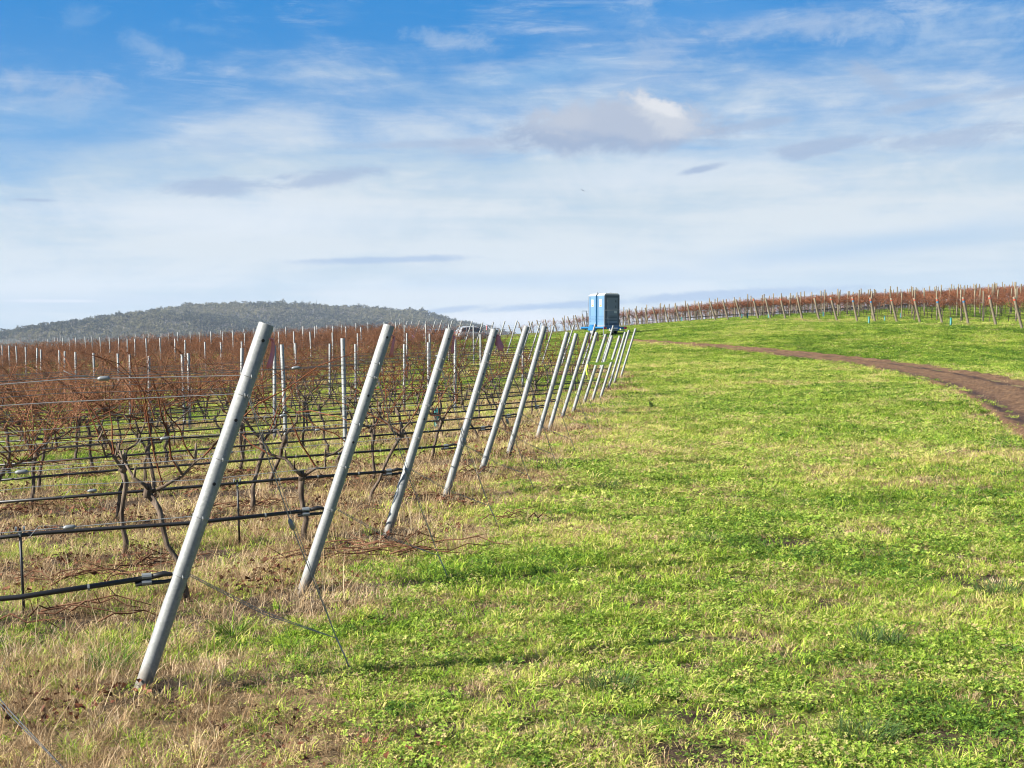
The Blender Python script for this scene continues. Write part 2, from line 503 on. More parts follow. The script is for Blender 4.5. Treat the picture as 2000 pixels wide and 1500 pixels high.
def litter(name, mat, n, rad, size, seed):
    r = np.random.default_rng(seed); V = []; Q = []; S = []
    for _ in range(n):
        a = r.uniform(0, 6.28); d = rad * math.sqrt(r.uniform())
        c = Vector((d * math.cos(a), d * math.sin(a), r.uniform(.005, .05)))
        nrm = Vector((r.normal(0, .6), r.normal(0, .6), 1)).normalized()
        t1 = nrm.orthogonal().normalized(); t2 = nrm.cross(t1); ro = r.uniform(0, 6.28); sh = r.uniform()
        k = 7; b0 = len(V); sz = size * r.uniform(.5, 1.2)
        V.append(tuple(c)); S.append(sh)
        for i in range(k):
            an = ro + 6.283 * i / k; rr = sz * (1.0 if i % 2 else .55) * r.uniform(.8, 1.2)
            p = c + (t1 * math.cos(an) + t2 * math.sin(an)) * rr + nrm * r.uniform(-.1, .55) * sz
            V.append(tuple(p)); S.append(sh)
        for i in range(k): Q.append((b0, b0 + 1 + i, b0 + 1 + (i + 1) % k))
    return mesh_np(name, V, Q, S, mat, False)

def make_col(name, meshes):
    c = bpy.data.collections.new(name)
    for i, me in enumerate(meshes):
        c.objects.link(bpy.data.objects.new(f'{name}_{i:02d}', me))
    return c

C_GRASS = make_col('grass_tufts', [blades('grass_tuft', BLADE_G, 44, .10, .025, .075, .0027, 1.5, 1.0, 100 + i, 2, .5) for i in range(3)] +
                   [blades('grass_tuft_long', BLADE_G, 36, .075, .045, .12, .0028, 1.0, 1.1, 110 + i, 3, .3) for i in range(3)])
C_DRY = make_col('dry_tufts', [blades('dry_tuft', BLADE_S, 40, .10, .03, .11, .0016, 1.1, .9, 120 + i, 2, .9) for i in range(3)] +
                 [blades('dry_tuft_tall', BLADE_S, 26, .07, .07, .2, .0015, .7, .7, 130 + i, 3, .5) for i in range(3)] +
                 [blades('dry_stalk', BLADE_S, 5, .14, .22, .5, .0022, .5, .25, 140 + i, 3) for i in range(2)])
C_CLOVER = make_col('clover_mats', [clover('clover_mat', CLOVER, 60, .11, .045, .0088, 150 + i) for i in range(3)] +
                    [clover('broadleaf_mat', CLOVER, 26, .09, .045, .0155, 160 + i) for i in range(2)])
C_LITTER = make_col('dead_leaves', [litter('dead_leaf_scatter', LITTER, 22, .24, .02, 170 + i) for i in range(3)])

# track edges (photo survey -> ground)
TR_UP = [(1168, 660), (1195, 661.5), (1240, 665), (1300, 667.5), (1400, 674), (1500, 681), (1600, 690), (1700, 700), (1800, 712), (1900, 727), (2000, 743), (2200, 790), (2500, 880)]
TR_LO = [(1168, 661.5), (1195, 664), (1240, 668), (1300, 671.5), (1400, 681), (1500, 691), (1600, 704), (1700, 718), (1800, 741), (1880, 770), (1940, 812), (2010, 868), (2150, 1010)]
def resample(pts, n):
    pts = np.array(pts); d = np.concatenate([[0], np.cumsum(np.linalg.norm(np.diff(pts[:, :2], axis=0), axis=1))])
    s = np.linspace(0, d[-1], n)
    return np.stack([np.interp(s, d, pts[:, k]) for k in range(2)], 1)
def chaikin(p):
    p = np.array(p); q = []
    for a, b in zip(p[:-1], p[1:]): q += [a * .75 + b * .25, a * .25 + b * .75]
    return np.array([p[0]] + q + [p[-1]])
_up = [hit(*p)[:2] for p in TR_UP]; _lo = [hit(*p)[:2] for p in TR_LO]
def param(ps, n):
    ps = chaikin(chaikin(ps)); k = np.linspace(0, len(ps) - 1, n)
    return np.stack([np.interp(k, np.arange(len(ps)), ps[:, j]) for j in range(2)], 1)
NT = 900
UPP, LOP = param(_up, NT), param(_lo, NT)
MID = (UPP + LOP) / 2; HALFW = np.linalg.norm(UPP - LOP, axis=1) / 2
POLY = np.concatenate([LOP[::4], UPP[::-4]])
def track_d(x, y):
    """signed distance outside the track edge (negative = on the track)"""
    x = np.asarray(x).ravel(); y = np.asarray(y).ravel(); out = np.full(x.shape, 99.0)
    far = (x > POLY[:, 0].min() - 4) & (x < POLY[:, 0].max() + 4) & (y < POLY[:, 1].max() + 4) & (y > POLY[:, 1].min() - 4)
    xi, yi = x[far], y[far]; res = np.full(xi.shape, 99.0)
    a = POLY; b = np.roll(POLY, -1, 0); ab = b - a; l2 = (ab ** 2).sum(1) + 1e-9
    for s in range(0, len(xi), 8000):
        px, py = xi[s:s + 8000, None], yi[s:s + 8000, None]
        t = np.clip(((px - a[:, 0]) * ab[:, 0] + (py - a[:, 1]) * ab[:, 1]) / l2, 0, 1)
        d = np.hypot(px - a[:, 0] - t * ab[:, 0], py - a[:, 1] - t * ab[:, 1]).min(1)
        c = ((a[:, 1] > py) != (b[:, 1] > py)) & (px < ab[:, 0] * (py - a[:, 1]) / (ab[:, 1] + 1e-12) + a[:, 0])
        res[s:s + 8000] = np.where(c.sum(1) % 2 == 1, -d, d)
    out[far] = res
    return out

SPOTS = [(hit(px, py)[:2], rad) for (px, py, rad) in ((1400, 1392, .17), (1480, 1240, .12), (1440, 1128, .20), (1690, 1078, .22), (1530, 1056, .22), (1880, 1442, .16),
         (1345, 1472, .17), (1940, 1128, .22), (1290, 1245, .10), (1620, 1170, .12), (1150, 1400, .10), (960, 1350, .10), (1250, 1120, .12), (1760, 985, .25), (1400, 960, .2))]
STRAWS = [(hit(px, py)[:2], rad) for (px, py, rad) in ((1515, 748, 1.7), (1240, 805, 1.1), (1280, 770, 1.0), (1840, 945, .8), (1590, 1150, .35), (1490, 1245, .35), (1650, 1330, .25), (1540, 1430, .22), (1300, 1180, .3), (1790, 790, 1.0))]
def cover(x, y):
    """how green, how strawy and how bare the ground is"""
    off, t = row_coords(x, y)
    offr, tr = row_coords_r(x, y)
    r = np.hypot(x, y)
    inside = 1 - sstep(-.4, 1.0, t)
    strip = np.exp(-(off / .55) ** 2) * inside
    n1 = fbm(x * .55, y * .55, 21); n2 = fbm(x * 1.6, y * 1.6, 31); n3 = fbm(x * .12, y * .12, 41, 3); n4 = fbm(x * 2.6, y * 2.6, 57, 3)
    edge = np.exp(-((t - .3) / 1.1) ** 2)
    td = track_d(x, y)
    fringe = np.exp(-(np.maximum(td, 0) / .8) ** 2) * (td < 5)
    rfr = np.exp(-((tr + 1.6) / 2.2) ** 2) * (tr > -7) * (np.abs(offr) < 4)
    leftnear = (1 - sstep(-1.6, 0.1, x)) * (1 - sstep(5.8, 7.4, y))
    straw = .85 * strip + (.26 - .44 * sstep(12, 22, y)) * inside + .36 * edge + .45 * leftnear + .5 * fringe + .75 * rfr
    straw = straw + 1.5 * (n1 - .5) + .9 * (n2 - .5) + 1.0 * (n3 - .5) + .31 - (.010 * np.minimum(r, 22) + .010 * np.clip(r - 22, 0, 30)) * (t > 1)
    for (c, rad) in STRAWS:
        straw = straw + .75 * np.exp(-(((x - c[0]) / rad) ** 2 + ((y - c[1]) / (rad * 1.2)) ** 2))
    straw = np.clip(straw, 0, 1)
    bare = np.clip(1.5 * strip * sstep(.38, .55, n2) + .8 * sstep(.555, .64, n4) * (1 - sstep(25, 60, r)) + .35 * fringe * sstep(.45, .6, n2) +
                   .5 * strip - .15, 0, 1)
    sp = 0
    for (c, rad) in SPOTS:
        sp = sp + np.exp(-((((x - c[0]) / (1.7 * rad)) ** 2 + ((y - c[1]) / rad) ** 2) * (.5 + 1.2 * n4)))
    for b in RB[:16]:
        sp = sp + .9 * np.exp(-(((x - b[0] - .05) ** 2 + (y - b[1]) ** 2) / .15 ** 2))
    bare = np.clip(bare * (1 - .75 * leftnear) + 1.1 * sp, 0, 1)
    return straw, bare, strip, inside, td, n1, n2, n3, tr

def points_for(dens0, ymin, ymax, pw, seed, margin=2.2):
    r = np.random.default_rng(seed)
    out = []
    y = ymin
    while y < ymax:
        dy = max(.4, y * .06)
        x0, x1 = -(.405 * (y + dy) + margin), .405 * (y + dy) + margin
        dn = dens0 * (10 / max(y, 7)) ** pw
        n = int(dn * dy * (x1 - x0))
        out.append(np.stack([r.uniform(x0, x1, n), r.uniform(y, y + dy, n)], 1))
        y += dy
    return np.concatenate(out)

def build_cover():
    # green grass
    p = points_for(230, 3.2, 128, 1.12, 1); x, y = p.T
    straw, bare, strip, inside, td, n1, n2, n3, tr = cover(x, y)
    r = np.random.default_rng(5); n = len(x); u = r.uniform(size=n)
    creep = (td < .03) & ((td > -.3) & (n2 > .54) & (u < .25))
    keep = ((u < (1 - .82 * straw) * (1 - .8 * bare)) & (td > .03) | creep) & (tr < 45)
    clov = sstep(.44, .56, fbm(x * .4, y * .4, 77)) * (inside < .5) * (1 - sstep(30, 60, y))
    u2 = r.uniform(size=n)
    is_cl = u2 < (.22 + .3 * clov) * (inside < .5)
    sc = (np.maximum(y, 6) / 8.) ** .42 * r.uniform(.65, 1.3, n)
    sc = np.minimum(sc, 2.6)
    lush = sstep(.5, .66, n2) * r.uniform(size=n)
    z = ground_z(x, y)
    rot = np.stack([r.normal(0, .12, n), r.normal(0, .12, n), r.uniform(0, 6.28, n)], 1)
    tint = np.clip(.54 + .9 * (n1 - .5) + .8 * (n3 - .5) + .5 * (n2 - .5) + r.normal(0, 1, n) * (.19 - .09 * sstep(20, 55, y)) - .20 * sstep(22, 60, y) + .10 * straw, 0, 1)
    k = keep & ~is_cl
    idx = np.where(r.uniform(size=n) < .2 + .55 * lush, r.integers(3, 6, n), r.integers(0, 3, n))
    scatter('grass', np.stack([x, y, z], 1)[k], idx[k], rot[k], sc[k], tint[k], C_GRASS,
            'short yellowish green grass covering the headland and vine alleys', 'grass')
    k = keep & is_cl
    n4c = fbm(x * 2.1, y * 2.1, 88, 3)
    idx = np.where(r.uniform(size=n) < .25, r.integers(3, 5, n), r.integers(0, 3, n))
    tc = np.clip(.45 + .9 * (n1 - .5) + 1.1 * (n4c - .5) + r.normal(0, .2, n) - .16 * sstep(22, 60, y), 0, 1)
    scatter('clover', np.stack([x, y, z], 1)[k], idx[k], rot[k], sc[k], tc[k], C_CLOVER,
            'low clover and small broadleaf weeds matted among the grass', 'clover')
    # dry grass
    p = points_for(150, 3.2, 110, 1.15, 2); x, y = p.T; n = len(x)
    straw, bare, strip, inside, td, n1, n2, n3, tr = cover(x, y)
    u = r.uniform(size=n)
    keep = (u < (.36 + .75 * straw - .32 * sstep(20, 50, y)) * (1 - .6 * bare)) & ((td > -.15) | (u < .012)) & (tr < 45)
    sc = np.minimum((np.maximum(y, 6) / 8.) ** .42 * r.uniform(.6, 1.2, n), 2.4)
    tall = np.clip(straw, 0, 1) * (.35 + .65 * inside) + .25 * (y < 7.5) * (x < -.5)
    uu = r.uniform(size=n)
    idx = np.where(uu < .5 * tall, r.integers(3, 6, n), r.integers(0, 3, n))
    idx = np.where((uu > .96) & (tall > .4) & (y < 30), r.integers(6, 8, n), idx)
    sc = np.where(inside > .4, sc * .9, sc * .7)
    z = ground_z(x, y)
    rot = np.stack([r.normal(0, .2, n), r.normal(0, .2, n), r.uniform(0, 6.28, n)], 1)
    tint = np.clip(.48 + .6 * (n2 - .5) + r.normal(0, .17, n), 0, 1)
    scatter('dry_grass', np.stack([x, y, z], 1)[keep], idx[keep], rot[keep], sc[keep], tint[keep], C_DRY,
            'straw coloured dead grass along the vine rows and post line', 'dry grass')
    # dead leaves under the vines
    p = points_for(16, 4, 70, .9, 3); x, y = p.T; n = len(x)
    straw, bare, strip, inside, td, n1, n2, n3, tr = cover(x, y)
    u = r.uniform(size=n)
    keep = u < (.55 * strip + .12 * inside + .05 * (x < 0) * (y < 8)) * sstep(.35, .6, n1)
    sc = (np.maximum(y, 6) / 8.) ** .3 * r.uniform(.6, 1.2, n)
    rot = np.stack([np.zeros(n), np.zeros(n), r.uniform(0, 6.28, n)], 1)
    scatter('leaf_litter', np.stack([x, y, ground_z(x, y) + .015], 1)[keep], r.integers(0, 3, n)[keep], rot[keep], sc[keep],
            r.uniform(.1, .9, n)[keep], C_LITTER, 'rust brown fallen vine leaves lying under the rows', 'fallen leaves')

# ------------------------------------------------------------------ ground sheet
def axis(lo, a, b, hi, step, grow):
    v = list(np.arange(a, b + 1e-6, step)); s = step
    while v[-1] < hi: s *= grow; v.append(v[-1] + s)
    s = step; w = []; c = a
    while c > lo: s *= grow; c -= s; w.append(c)
    return np.array(w[::-1] + v)

def build_ground():
    xs = axis(-6000, -9, 12, 6000, .22, 1.055); ys = axis(-300, 3, 26, 7000, .22, 1.05)
    X, Y = np.meshgrid(xs, ys); x, y = X.ravel(), Y.ravel()
    z = ground_z(x, y) - .012
    nx, ny = len(xs), len(ys)
    i = np.arange(nx * ny).reshape(ny, nx)
    q = np.stack([i[:-1, :-1], i[:-1, 1:], i[1:, 1:], i[1:, :-1]], -1).reshape(-1, 4)
    me = bpy.data.meshes.new('ground')
    me.from_pydata(np.stack([x, y, z], 1).tolist(), [], q.tolist())
    straw, bare, strip, inside, td, *_ = cover(x, y)
    set_attr(me, 'straw', 'FLOAT', straw.astype(np.float32)); set_attr(me, 'bare', 'FLOAT', bare.astype(np.float32))
    me.polygons.foreach_set('use_smooth', [True] * len(me.polygons)); me.update()
    m, nt, out = newmat('turf_soil'); g = G(nt)
    pos = g.n('ShaderNodeNewGeometry').outputs['Position']
    st = g.n('ShaderNodeAttribute', attribute_name='straw').outputs['Fac']
    ba = g.n('ShaderNodeAttribute', attribute_name='bare').outputs['Fac']
    nf = g.noise(pos, 14, 6, .65); nm = g.noise(pos, 2.2, 5, .6)
    green = g.ramp(nf, [(.3, (.03, .038, .01)), (.5, (.085, .095, .018)), (.72, (.18, .19, .04))])
    straw = g.ramp(nf, [(.28, (.07, .046, .025)), (.5, (.16, .11, .056)), (.75, (.27, .2, .11))])
    soil = g.ramp(nf, [(.3, (.018, .012, .008)), (.55, (.045, .03, .02)), (.8, (.09, .062, .04))])
    f1 = g.sstep(g.math('ADD', st, g.math('MULTIPLY', g.math('SUBTRACT', nm, .5), 1.0)), .25, .8)
    c = g.mix(f1, green, straw)
    f2 = g.sstep(g.math('ADD', ba, g.math('MULTIPLY', g.math('SUBTRACT', nm, .5), .8)), .25, .7)
    c = g.mix(f2, c, soil)
    p = g.n('ShaderNodeBsdfPrincipled'); p.inputs['Roughness'].default_value = .95; p.inputs['Specular IOR Level'].default_value = .15
    g.link(c, p.inputs['Base Color'])
    b = g.n('ShaderNodeBump'); b.inputs['Strength'].default_value = .8; b.inputs['Distance'].default_value = .04
    g.link(nf, b.inputs['Height']); g.link(b.outputs[0], p.inputs['Normal'])
    g.link(p.outputs[0], out.inputs[0])
    me.materials.append(m)
    tag(link_obj('ground', me), kind='structure')

def build_track():
    NV = 27
    V = []; vv = []
    for i in range(NT):
        a, b = LOP[i], UPP[i]
        w = np.linalg.norm(b - a)
        j0 = (fbm(np.array([i * .09]), np.array([3.3]), 5, 5)[0] - .5) * 1.1; j1 = (fbm(np.array([i * .1]), np.array([9.1]), 6, 5)[0] - .5) * 1.1
        for k in range(NV):
            t = k / (NV - 1)
            e = t + (1 - t) * j0 / max(w, .6) * .9 + t * j1 / max(w, .6) * .9
            p = a + (b - a) * e
            V.append((p[0], p[1])); vv.append(t)
    V = np.array(V); t = np.array(vv)
    z = ground_z(V[:, 0], V[:, 1]) + .03
    wet = np.exp(-((t - .2) / .09) ** 2) + np.exp(-((t - .78) / .09) ** 2)
    z = z + .02 - .055 * wet * (.5 + fbm(V[:, 0] * .8, V[:, 1] * .8, 18)) + .09 * (fbm(V[:, 0] * 1.3, V[:, 1] * 1.3, 8, 2) - .5) - .09 * ((t < .01) | (t > .99))
    q = [(i * NV + k, i * NV + k + 1, (i + 1) * NV + k + 1, (i + 1) * NV + k) for i in range(NT - 1) for k in range(NV - 1)]
    me = bpy.data.meshes.new('dirt_track')
    me.from_pydata(np.column_stack([V, z]).tolist(), [], q)
    set_attr(me, 'across', 'FLOAT', t.astype(np.float32))
    me.polygons.foreach_set('use_smooth', [True] * len(me.polygons)); me.update()
    m, nt, out = newmat('track_earth'); g = G(nt)
    pos = g.n('ShaderNodeNewGeometry').outputs['Position']
    ac = g.n('ShaderNodeAttribute', attribute_name='across').outputs['Fac']
    nf = g.noise(pos, 7, 6, .7); nm = g.noise(pos, .55, 4, .6); ns = g.noise(pos, 18, 3, .6)
    acn = g.math('ADD', ac, g.math('MULTIPLY', g.math('SUBTRACT', nm, .5), .25))
    def bell(c, w):
        d = g.math('DIVIDE', g.math('SUBTRACT', acn, c), w)
        return g.math('POWER', 2.718, g.math('MULTIPLY', g.math('MULTIPLY', d, d), -1.0))
    rut = g.math('ADD', bell(.18, .11), g.math('MULTIPLY', bell(.72, .08), .9), clamp=True)
    dry = g.ramp(nf, [(.3, (.045, .024, .013)), (.5, (.11, .063, .034)), (.72, (.22, .14, .08))])
    wet = g.ramp(nf, [(.3, (.026, .014, .009)), (.6, (.05, .028, .018)), (.85, (.085, .05, .033))])
    c = g.mix(g.math('MULTIPLY', rut, g.sstep(nm, .2, .5)), dry, wet)
    peb = g.sstep(ns, .66, .74)
    c = g.mix(g.math('MULTIPLY', peb, .6), c, (.24, .165, .10))
    p = g.n('ShaderNodeBsdfPrincipled'); p.inputs['Specular IOR Level'].default_value = .15; g.link(c, p.inputs['Base Color'])
    g.link(g.math('SUBTRACT', .92, g.math('MULTIPLY', rut, .25)), p.inputs['Roughness'])
    b = g.n('ShaderNodeBump'); b.inputs['Strength'].default_value = .9; b.inputs['Distance'].default_value = .05
    g.link(nf, b.inputs['Height']); g.link(b.outputs[0], p.inputs['Normal'])
    g.link(p.outputs[0], out.inputs[0])
    me.materials.append(m)
    tag(link_obj('dirt_track', me), kind='structure')

# ------------------------------------------------------------------ trellis: posts, wires, hoses
WIRE_H = [1.50, 1.41, 1.10, .82]
HOSE_H = .54
def visible(p, m=70):
    x, y, d = project(p)
    return d > 1 and -m < x < 2000 + m

def pipe_mesh(name, length, r, sides=20, wall=.005, holes=(), r_hole=.0085, face=(0, -1), sink=.25, notches=False, mat='galv'):
    """hollow steel pipe standing on z=0, with dark discs painting the shade of bolt holes on the side that faces 'face'"""
    b = MB()
    ring = [(math.cos(2 * math.pi * k / sides), math.sin(2 * math.pi * k / sides)) for k in range(sides)]
    vs = []
    for (rr, z) in ((r, -sink), (r, length - .002), (r - .001, length), (r - wall, length), (r - wall, length - .18)):
        vs += [(c * rr, s * rr, z) for c, s in ring]
    fs = []
    for l in range(4):
        for k in range(sides):
            k2 = (k + 1) % sides
            fs.append((l * sides + k, l * sides + k2, (l + 1) * sides + k2, (l + 1) * sides + k))
    b.add(vs, fs, 0)
    b.add(vs[4 * sides:], [tuple(range(sides))], 1)
    fa = math.atan2(face[1], face[0])
    for hz in holes:
        n = 10; pts = []
        for k in range(n):
            a = 2 * math.pi * k / n
            dx = math.cos(a) * r_hole; dz = math.sin(a) * r_hole * (1.6 if notches else 1)
            an = fa + dx / r
            pts.append((math.cos(an) * (r + .0012), math.sin(an) * (r + .0012), hz + dz))
        b.add(pts, [tuple(range(n))], 1)
    return b.mesh(name, [M[mat], M['hole_shade']], False)

def smooth_by_angle(me):
    me.polygons.foreach_set('use_smooth', [len(p.vertices) == 4 for p in me.polygons]); me.update()

def axis_rot(lean, u=U):
    """rotation that tips local z towards u by the given slope"""
    d = Vector((u[0] * lean, u[1] * lean, 1)).normalized()
    return Vector((0, 0, 1)).rotation_difference(d).to_euler(), d

ROWS = []
def build_left_trellis():
    L = POST_H * 1.05
    me = pipe_mesh('end_post', L, .038, 28, .005, [L * .955, L * .735, L * .56], face=(.45, -.9))
    smooth_by_angle(me)
    me_far = pipe_mesh('end_post_distant', L, .036, 12, .005, [], face=(.2, -1)); smooth_by_angle(me_far)
    tie = MB()
    n = 22
    tie.tube([(math.cos(6.283 * k / n) * .0395, math.sin(6.283 * k / n) * .0395, .006 * math.sin(6.283 * k / n)) for k in range(n + 1)], .0021, 5, 0, False)
    tie.tube([(.018, -.036, 0), (.02, -.05, .006), (.026, -.052, -.008), (.022, -.04, -.012)], .0018, 4)
    tie_me = tie.mesh('wire_tie', [M['wire']], True)
    for i, r in enumerate(LEFT_ROWS):
        x, y = r[0], r[1]; z = gz(x, y)
        lean = r[3] / U[0]
        # true slope so that the drawn tilt matches, and the post ends POST_H above the ground
        rot, d = axis_rot(lean)
        o = link_obj('steel_end_post', me if i < 16 else me_far, None, (x, y, z))
        o.rotation_euler = rot
        ln = POST_H * math.sqrt(1 + lean * lean) / L
        if i == 0: ln *= .985
        o.scale = (1, 1, ln)
        if i < 16:
            lab = f'thick galvanised steel end post leaning outward, {ordw(i + 1)} along the grassy headland'
            if i == 0: lab = 'tallest thick galvanised end post leaning over the foreground, in front of all others'
        else:
            lab = f'thin distant steel end post leaning outward, {ordw(i - 15)} past the thick end posts'
        tag(o, lab, 'vineyard post', 'leaning steel end posts of the near block')
        if i < 8:
            for h in WIRE_H + [HOSE_H]:
                t = link_obj('wire_tie', tie_me, o, (0, 0, h / POST_H * L))
        base = np.array([x, y, z]); dv = np.array(d)
        ROWS.append(dict(base=base, axis=dv, len=L * ln, lean=lean, i=i))
    # line posts
    lme = pipe_mesh('line_post', 1.78, .034, 14, .004, [1.78 * .9, 1.78 * .72, 1.78 * .58, 1.78 * .38, 1.78 * .31], .0075, (.3, -1), notches=True, mat='galv_light')
    smooth_by_angle(lme)
    lme_far = pipe_mesh('line_post_distant', 1.78, .034, 8, .004, [], mat='galv_light'); smooth_by_angle(lme_far)
    A0 = np.array([-2.79, 20.4]); AV = np.array([-.52, 1.0])
    rr = np.random.default_rng(3)
    n = 0
    for R in ROWS:
        i = R['i']; b = R['base'][:2]
        mat = np.array([[U[0], -AV[0]], [U[1], -AV[1]]])
        t0 = np.linalg.solve(mat, A0 - b)[0]
        k = 0
        R['line'] = []
        ts = sorted([t0 + 6.2 * m for m in range(-14, 15)], reverse=True)
        for t in ts:
            t = t + rr.normal(0, .12)
            if t > (-2.3 if i >= 6 else -3.2): continue
            p = b + U * t; z = gz(p[0], p[1])
            if not visible((p[0], p[1], z + 1), 30): continue
            k += 1
            o = link_obj('steel_line_post', lme if p[1] < 34 else lme_far, None, (p[0], p[1], z))
            o.rotation_euler = (rr.normal(0, .018), rr.normal(-.012, .02), rr.uniform(-.3, .3))
            if abs(t - t0) < .5 and i < 7: o.rotation_euler = (0, -.02, 0)
            tag(o, f'thin upright galvanised line post, {ordw(k)} in from the end of the {ordw(i + 1)} vine row',
                'vineyard post', 'upright steel line posts in the near block')
            R['line'].append((t, p, z)); n += 1
    # wires and hoses
    for R in ROWS:
        i = R['i']; b = R['base']
        t_end = -2.0
        while visible((b[0] + U[0] * t_end, b[1] + U[1] * t_end, b[2]), 90) and t_end > -75: t_end -= .5
        R['t_end'] = t_end
        nseg = max(3, int(-t_end / 2.5))
        rowname = f'{ordw(i + 1)} vine row'
        def line(h, sag=0.0, jitter=0.0):
            a = R['axis'] * (h / POST_H * R['len']) + b
            tp = (a[0] - b[0]) * U[0] + (a[1] - b[1]) * U[1]
            pts = [a]
            for k in range(1, nseg + 1):
                t = tp + (t_end - tp) * k / nseg
                px, py = b[0] + U[0] * t, b[1] + U[1] * t
                zz = float(base_z(px, py)[0]) + h + rr.normal(0, jitter)
                pts.append(np.array([px, py, zz]))
            return pts
        wr = .0021 if i < 3 else .0015
        for q, h in enumerate(WIRE_H):
            pts = line(h, 0, .012)
            # wire leaves from the side of the post
            pts[0] = pts[0] - np.array([U[0], U[1], 0]) * .036
            m = MB(); m.tube(pts, wr * (1.7 if i > 2 and q > 1 else 1), 5 if i < 6 else 3, 0, False)
            o = m.obj('trellis_wire', M['wire'] if i == 0 or (i < 3 and q > 1) else M['wire_dark'], smooth=True)
            tag(o, f'galvanised trellis wire, {ordw(q + 1)} from the top, strung along the {rowname}', 'wire', 'trellis wires of the near block')
            if i < 4 and q in (0, 2, 3):
                fr = {0: .62, 2: .82, 3: .55}[q] if i == 0 else [.3, .22, .4][q % 3]
                t = fr
                d = pts[1] - pts[0]; dist = np.linalg.norm(d); dn = d / dist
                vis = {0: .62, 1: 0, 2: .80, 3: .55}[q] if i == 0 else (.5 + .35 * q)
                c = pts[0] + dn * (vis if i else [.63, 0, .86, .56][q] * 1.0)
                sm = MB()
                ds = Vector(dn)
                sm.tube([c - dn * .028, c - dn * .018, c + dn * .015, c + dn * .028], [.006, .011, .011, .004], 8)
                tail = Vector(c)
                sm.tube([tail, tail + ds * .06 + Vector((0, 0, .012)), tail + ds * .13 + Vector((0, -.01, .018)), tail + ds * .17 + Vector((0, -.02, .04 if q == 0 else -.03))], .0016, 4)
                sm.obj('wire_strainer', M['clip'], o, smooth=True)
        # drip hose
        pts = line(HOSE_H, 0, .022)
        e = np.array([U[0], U[1], .05]); e = e / np.linalg.norm(e)
        hr = .0125 if i < 3 else .0115
        end = pts[0] - e * .06
        m = MB(); m.tube([end - e * .10] + pts[1:], hr, 8 if i < 8 else 5)
        o = m.obj('drip_hose', M['hose'], smooth=True)
        tag(o, f'black irrigation hose hung low along the {rowname}', 'irrigation hose', 'drip hoses of the near block')
        if i < 8:
            lp = MB()
            # the hose end folded back on itself
            up = np.array([0, 0, 1.0])
            lp.tube([end - e * .10 , end - e * .02 + up * .012, end + e * .02 + up * .006, end + e * .032 - up * .006],
                    [hr * .95, hr * 1.15, hr * .7, hr * .4], 8)
            lp.tube([end - e * .15 - up * .026, end - e * .10 - up * .024, end - e * .02 - up * .026, end + e * .026 - up * .022],
                    [hr * .9, hr * .95, hr * .8, hr * .7], 8)
            lp.obj('hose_end', M['hose'], o, smooth=True)
            cp = MB()
            for dz in (.008, -.02):
                cp.tube([end - e * .12 + up * dz, end - e * .075 + up * dz], hr * 1.22, 10)
            cp.obj('hose_clamp', M['clip'], o, smooth=False)
            t = .42; d = pts[1] - pts[0]; dist = np.linalg.norm(d); dn = d / dist
            kk = 0
            while t < min(dist, 2.4) and kk < 6:
                c = pts[0] + dn * t
                cl = MB(); cl.tube([c - dn * .005, c + dn * .005], hr * 1.25, 10)
                cl.obj('hose_clip', M['clip'], o)
                t += .36 + rr.uniform(-.06, .1); kk += 1
    # guy wires to the ground anchors
    for R in ROWS[:9]:
        i = R['i']; b = R['base']
        top = b + R['axis'] * (.805 * R['len']) + np.array([.03, -.03, 0])
        low = b + R['axis'] * (HOSE_H / POST_H * R['len']) + np.array([.036, -.01, 0])
        A = b[:2] + U * 1.02 + N2 * .10
        anc = np.array([A[0], A[1], gz(A[0], A[1]) - .03])
        jn = anc + (top - anc) * .16 + np.array([0, 0, -.02])
        m = MB()
        mid = (top + jn) / 2 + np.array([0, 0, -.05])
        m.tube([top, top * .6 + mid * .4 + np.array([0, 0, -.012]), mid, jn], .0028, 5, 0, False)
        m.tube([top + np.array([.006, 0, 0]), mid + np.array([.012, 0, .01]), jn], .0016, 4, 0, False)
        m.tube([jn, (jn + anc) / 2 + np.array([.005, 0, .0]), anc], .0042, 5)
        m.tube([low, (low + jn) / 2 + np.array([0, 0, -.035]), jn], .0022, 5, 0, False)
        m.tube([low + np.array([0, 0, .008]), (low + jn) / 2 + np.array([0, 0, -.022]), jn], .0018, 4, 0, False)
        o = m.obj('guy_wire', M['wire'], smooth=True)
        tag(o, f'slack guy wire tying the {ordw(i + 1)} thick end post down to a ground anchor', 'guy wire', 'guy wires of the end posts')
        if i < 5:
            sm = MB(); c = top * .52 + jn * .48 + np.array([0, 0, -.05]); dn = (jn - top) / np.linalg.norm(jn - top)
            sm.tube([c - dn * .03, c - dn * .018, c + dn * .018, c + dn * .03], [.005, .012, .012, .006], 8)
            sm.obj('wire_strainer', M['clip'], o, smooth=True)
    # double wire running out of the bottom corner
    p0 = hit(-40, 1400); p1 = hit(95, 1500)
    a = p0 + np.array([-.1, .05, .22]); c = p1 + np.array([.12, -.12, .02])
    m = MB(); m.tube([a, (a + c) / 2 + np.array([0, 0, -.01]), c], .0028, 5); m.tube([a + np.array([0, 0, -.02]), (a + c) / 2 + np.array([.0, 0, -.03]), c], .0024, 5)
    tag(m.obj('guy_wire', principled('tarnished_wire', (.05, .055, .06), .6, .2), smooth=True), 'twisted double guy wire crossing straw in the bottom corner before all posts', 'guy wire', 'guy wires of the end posts')
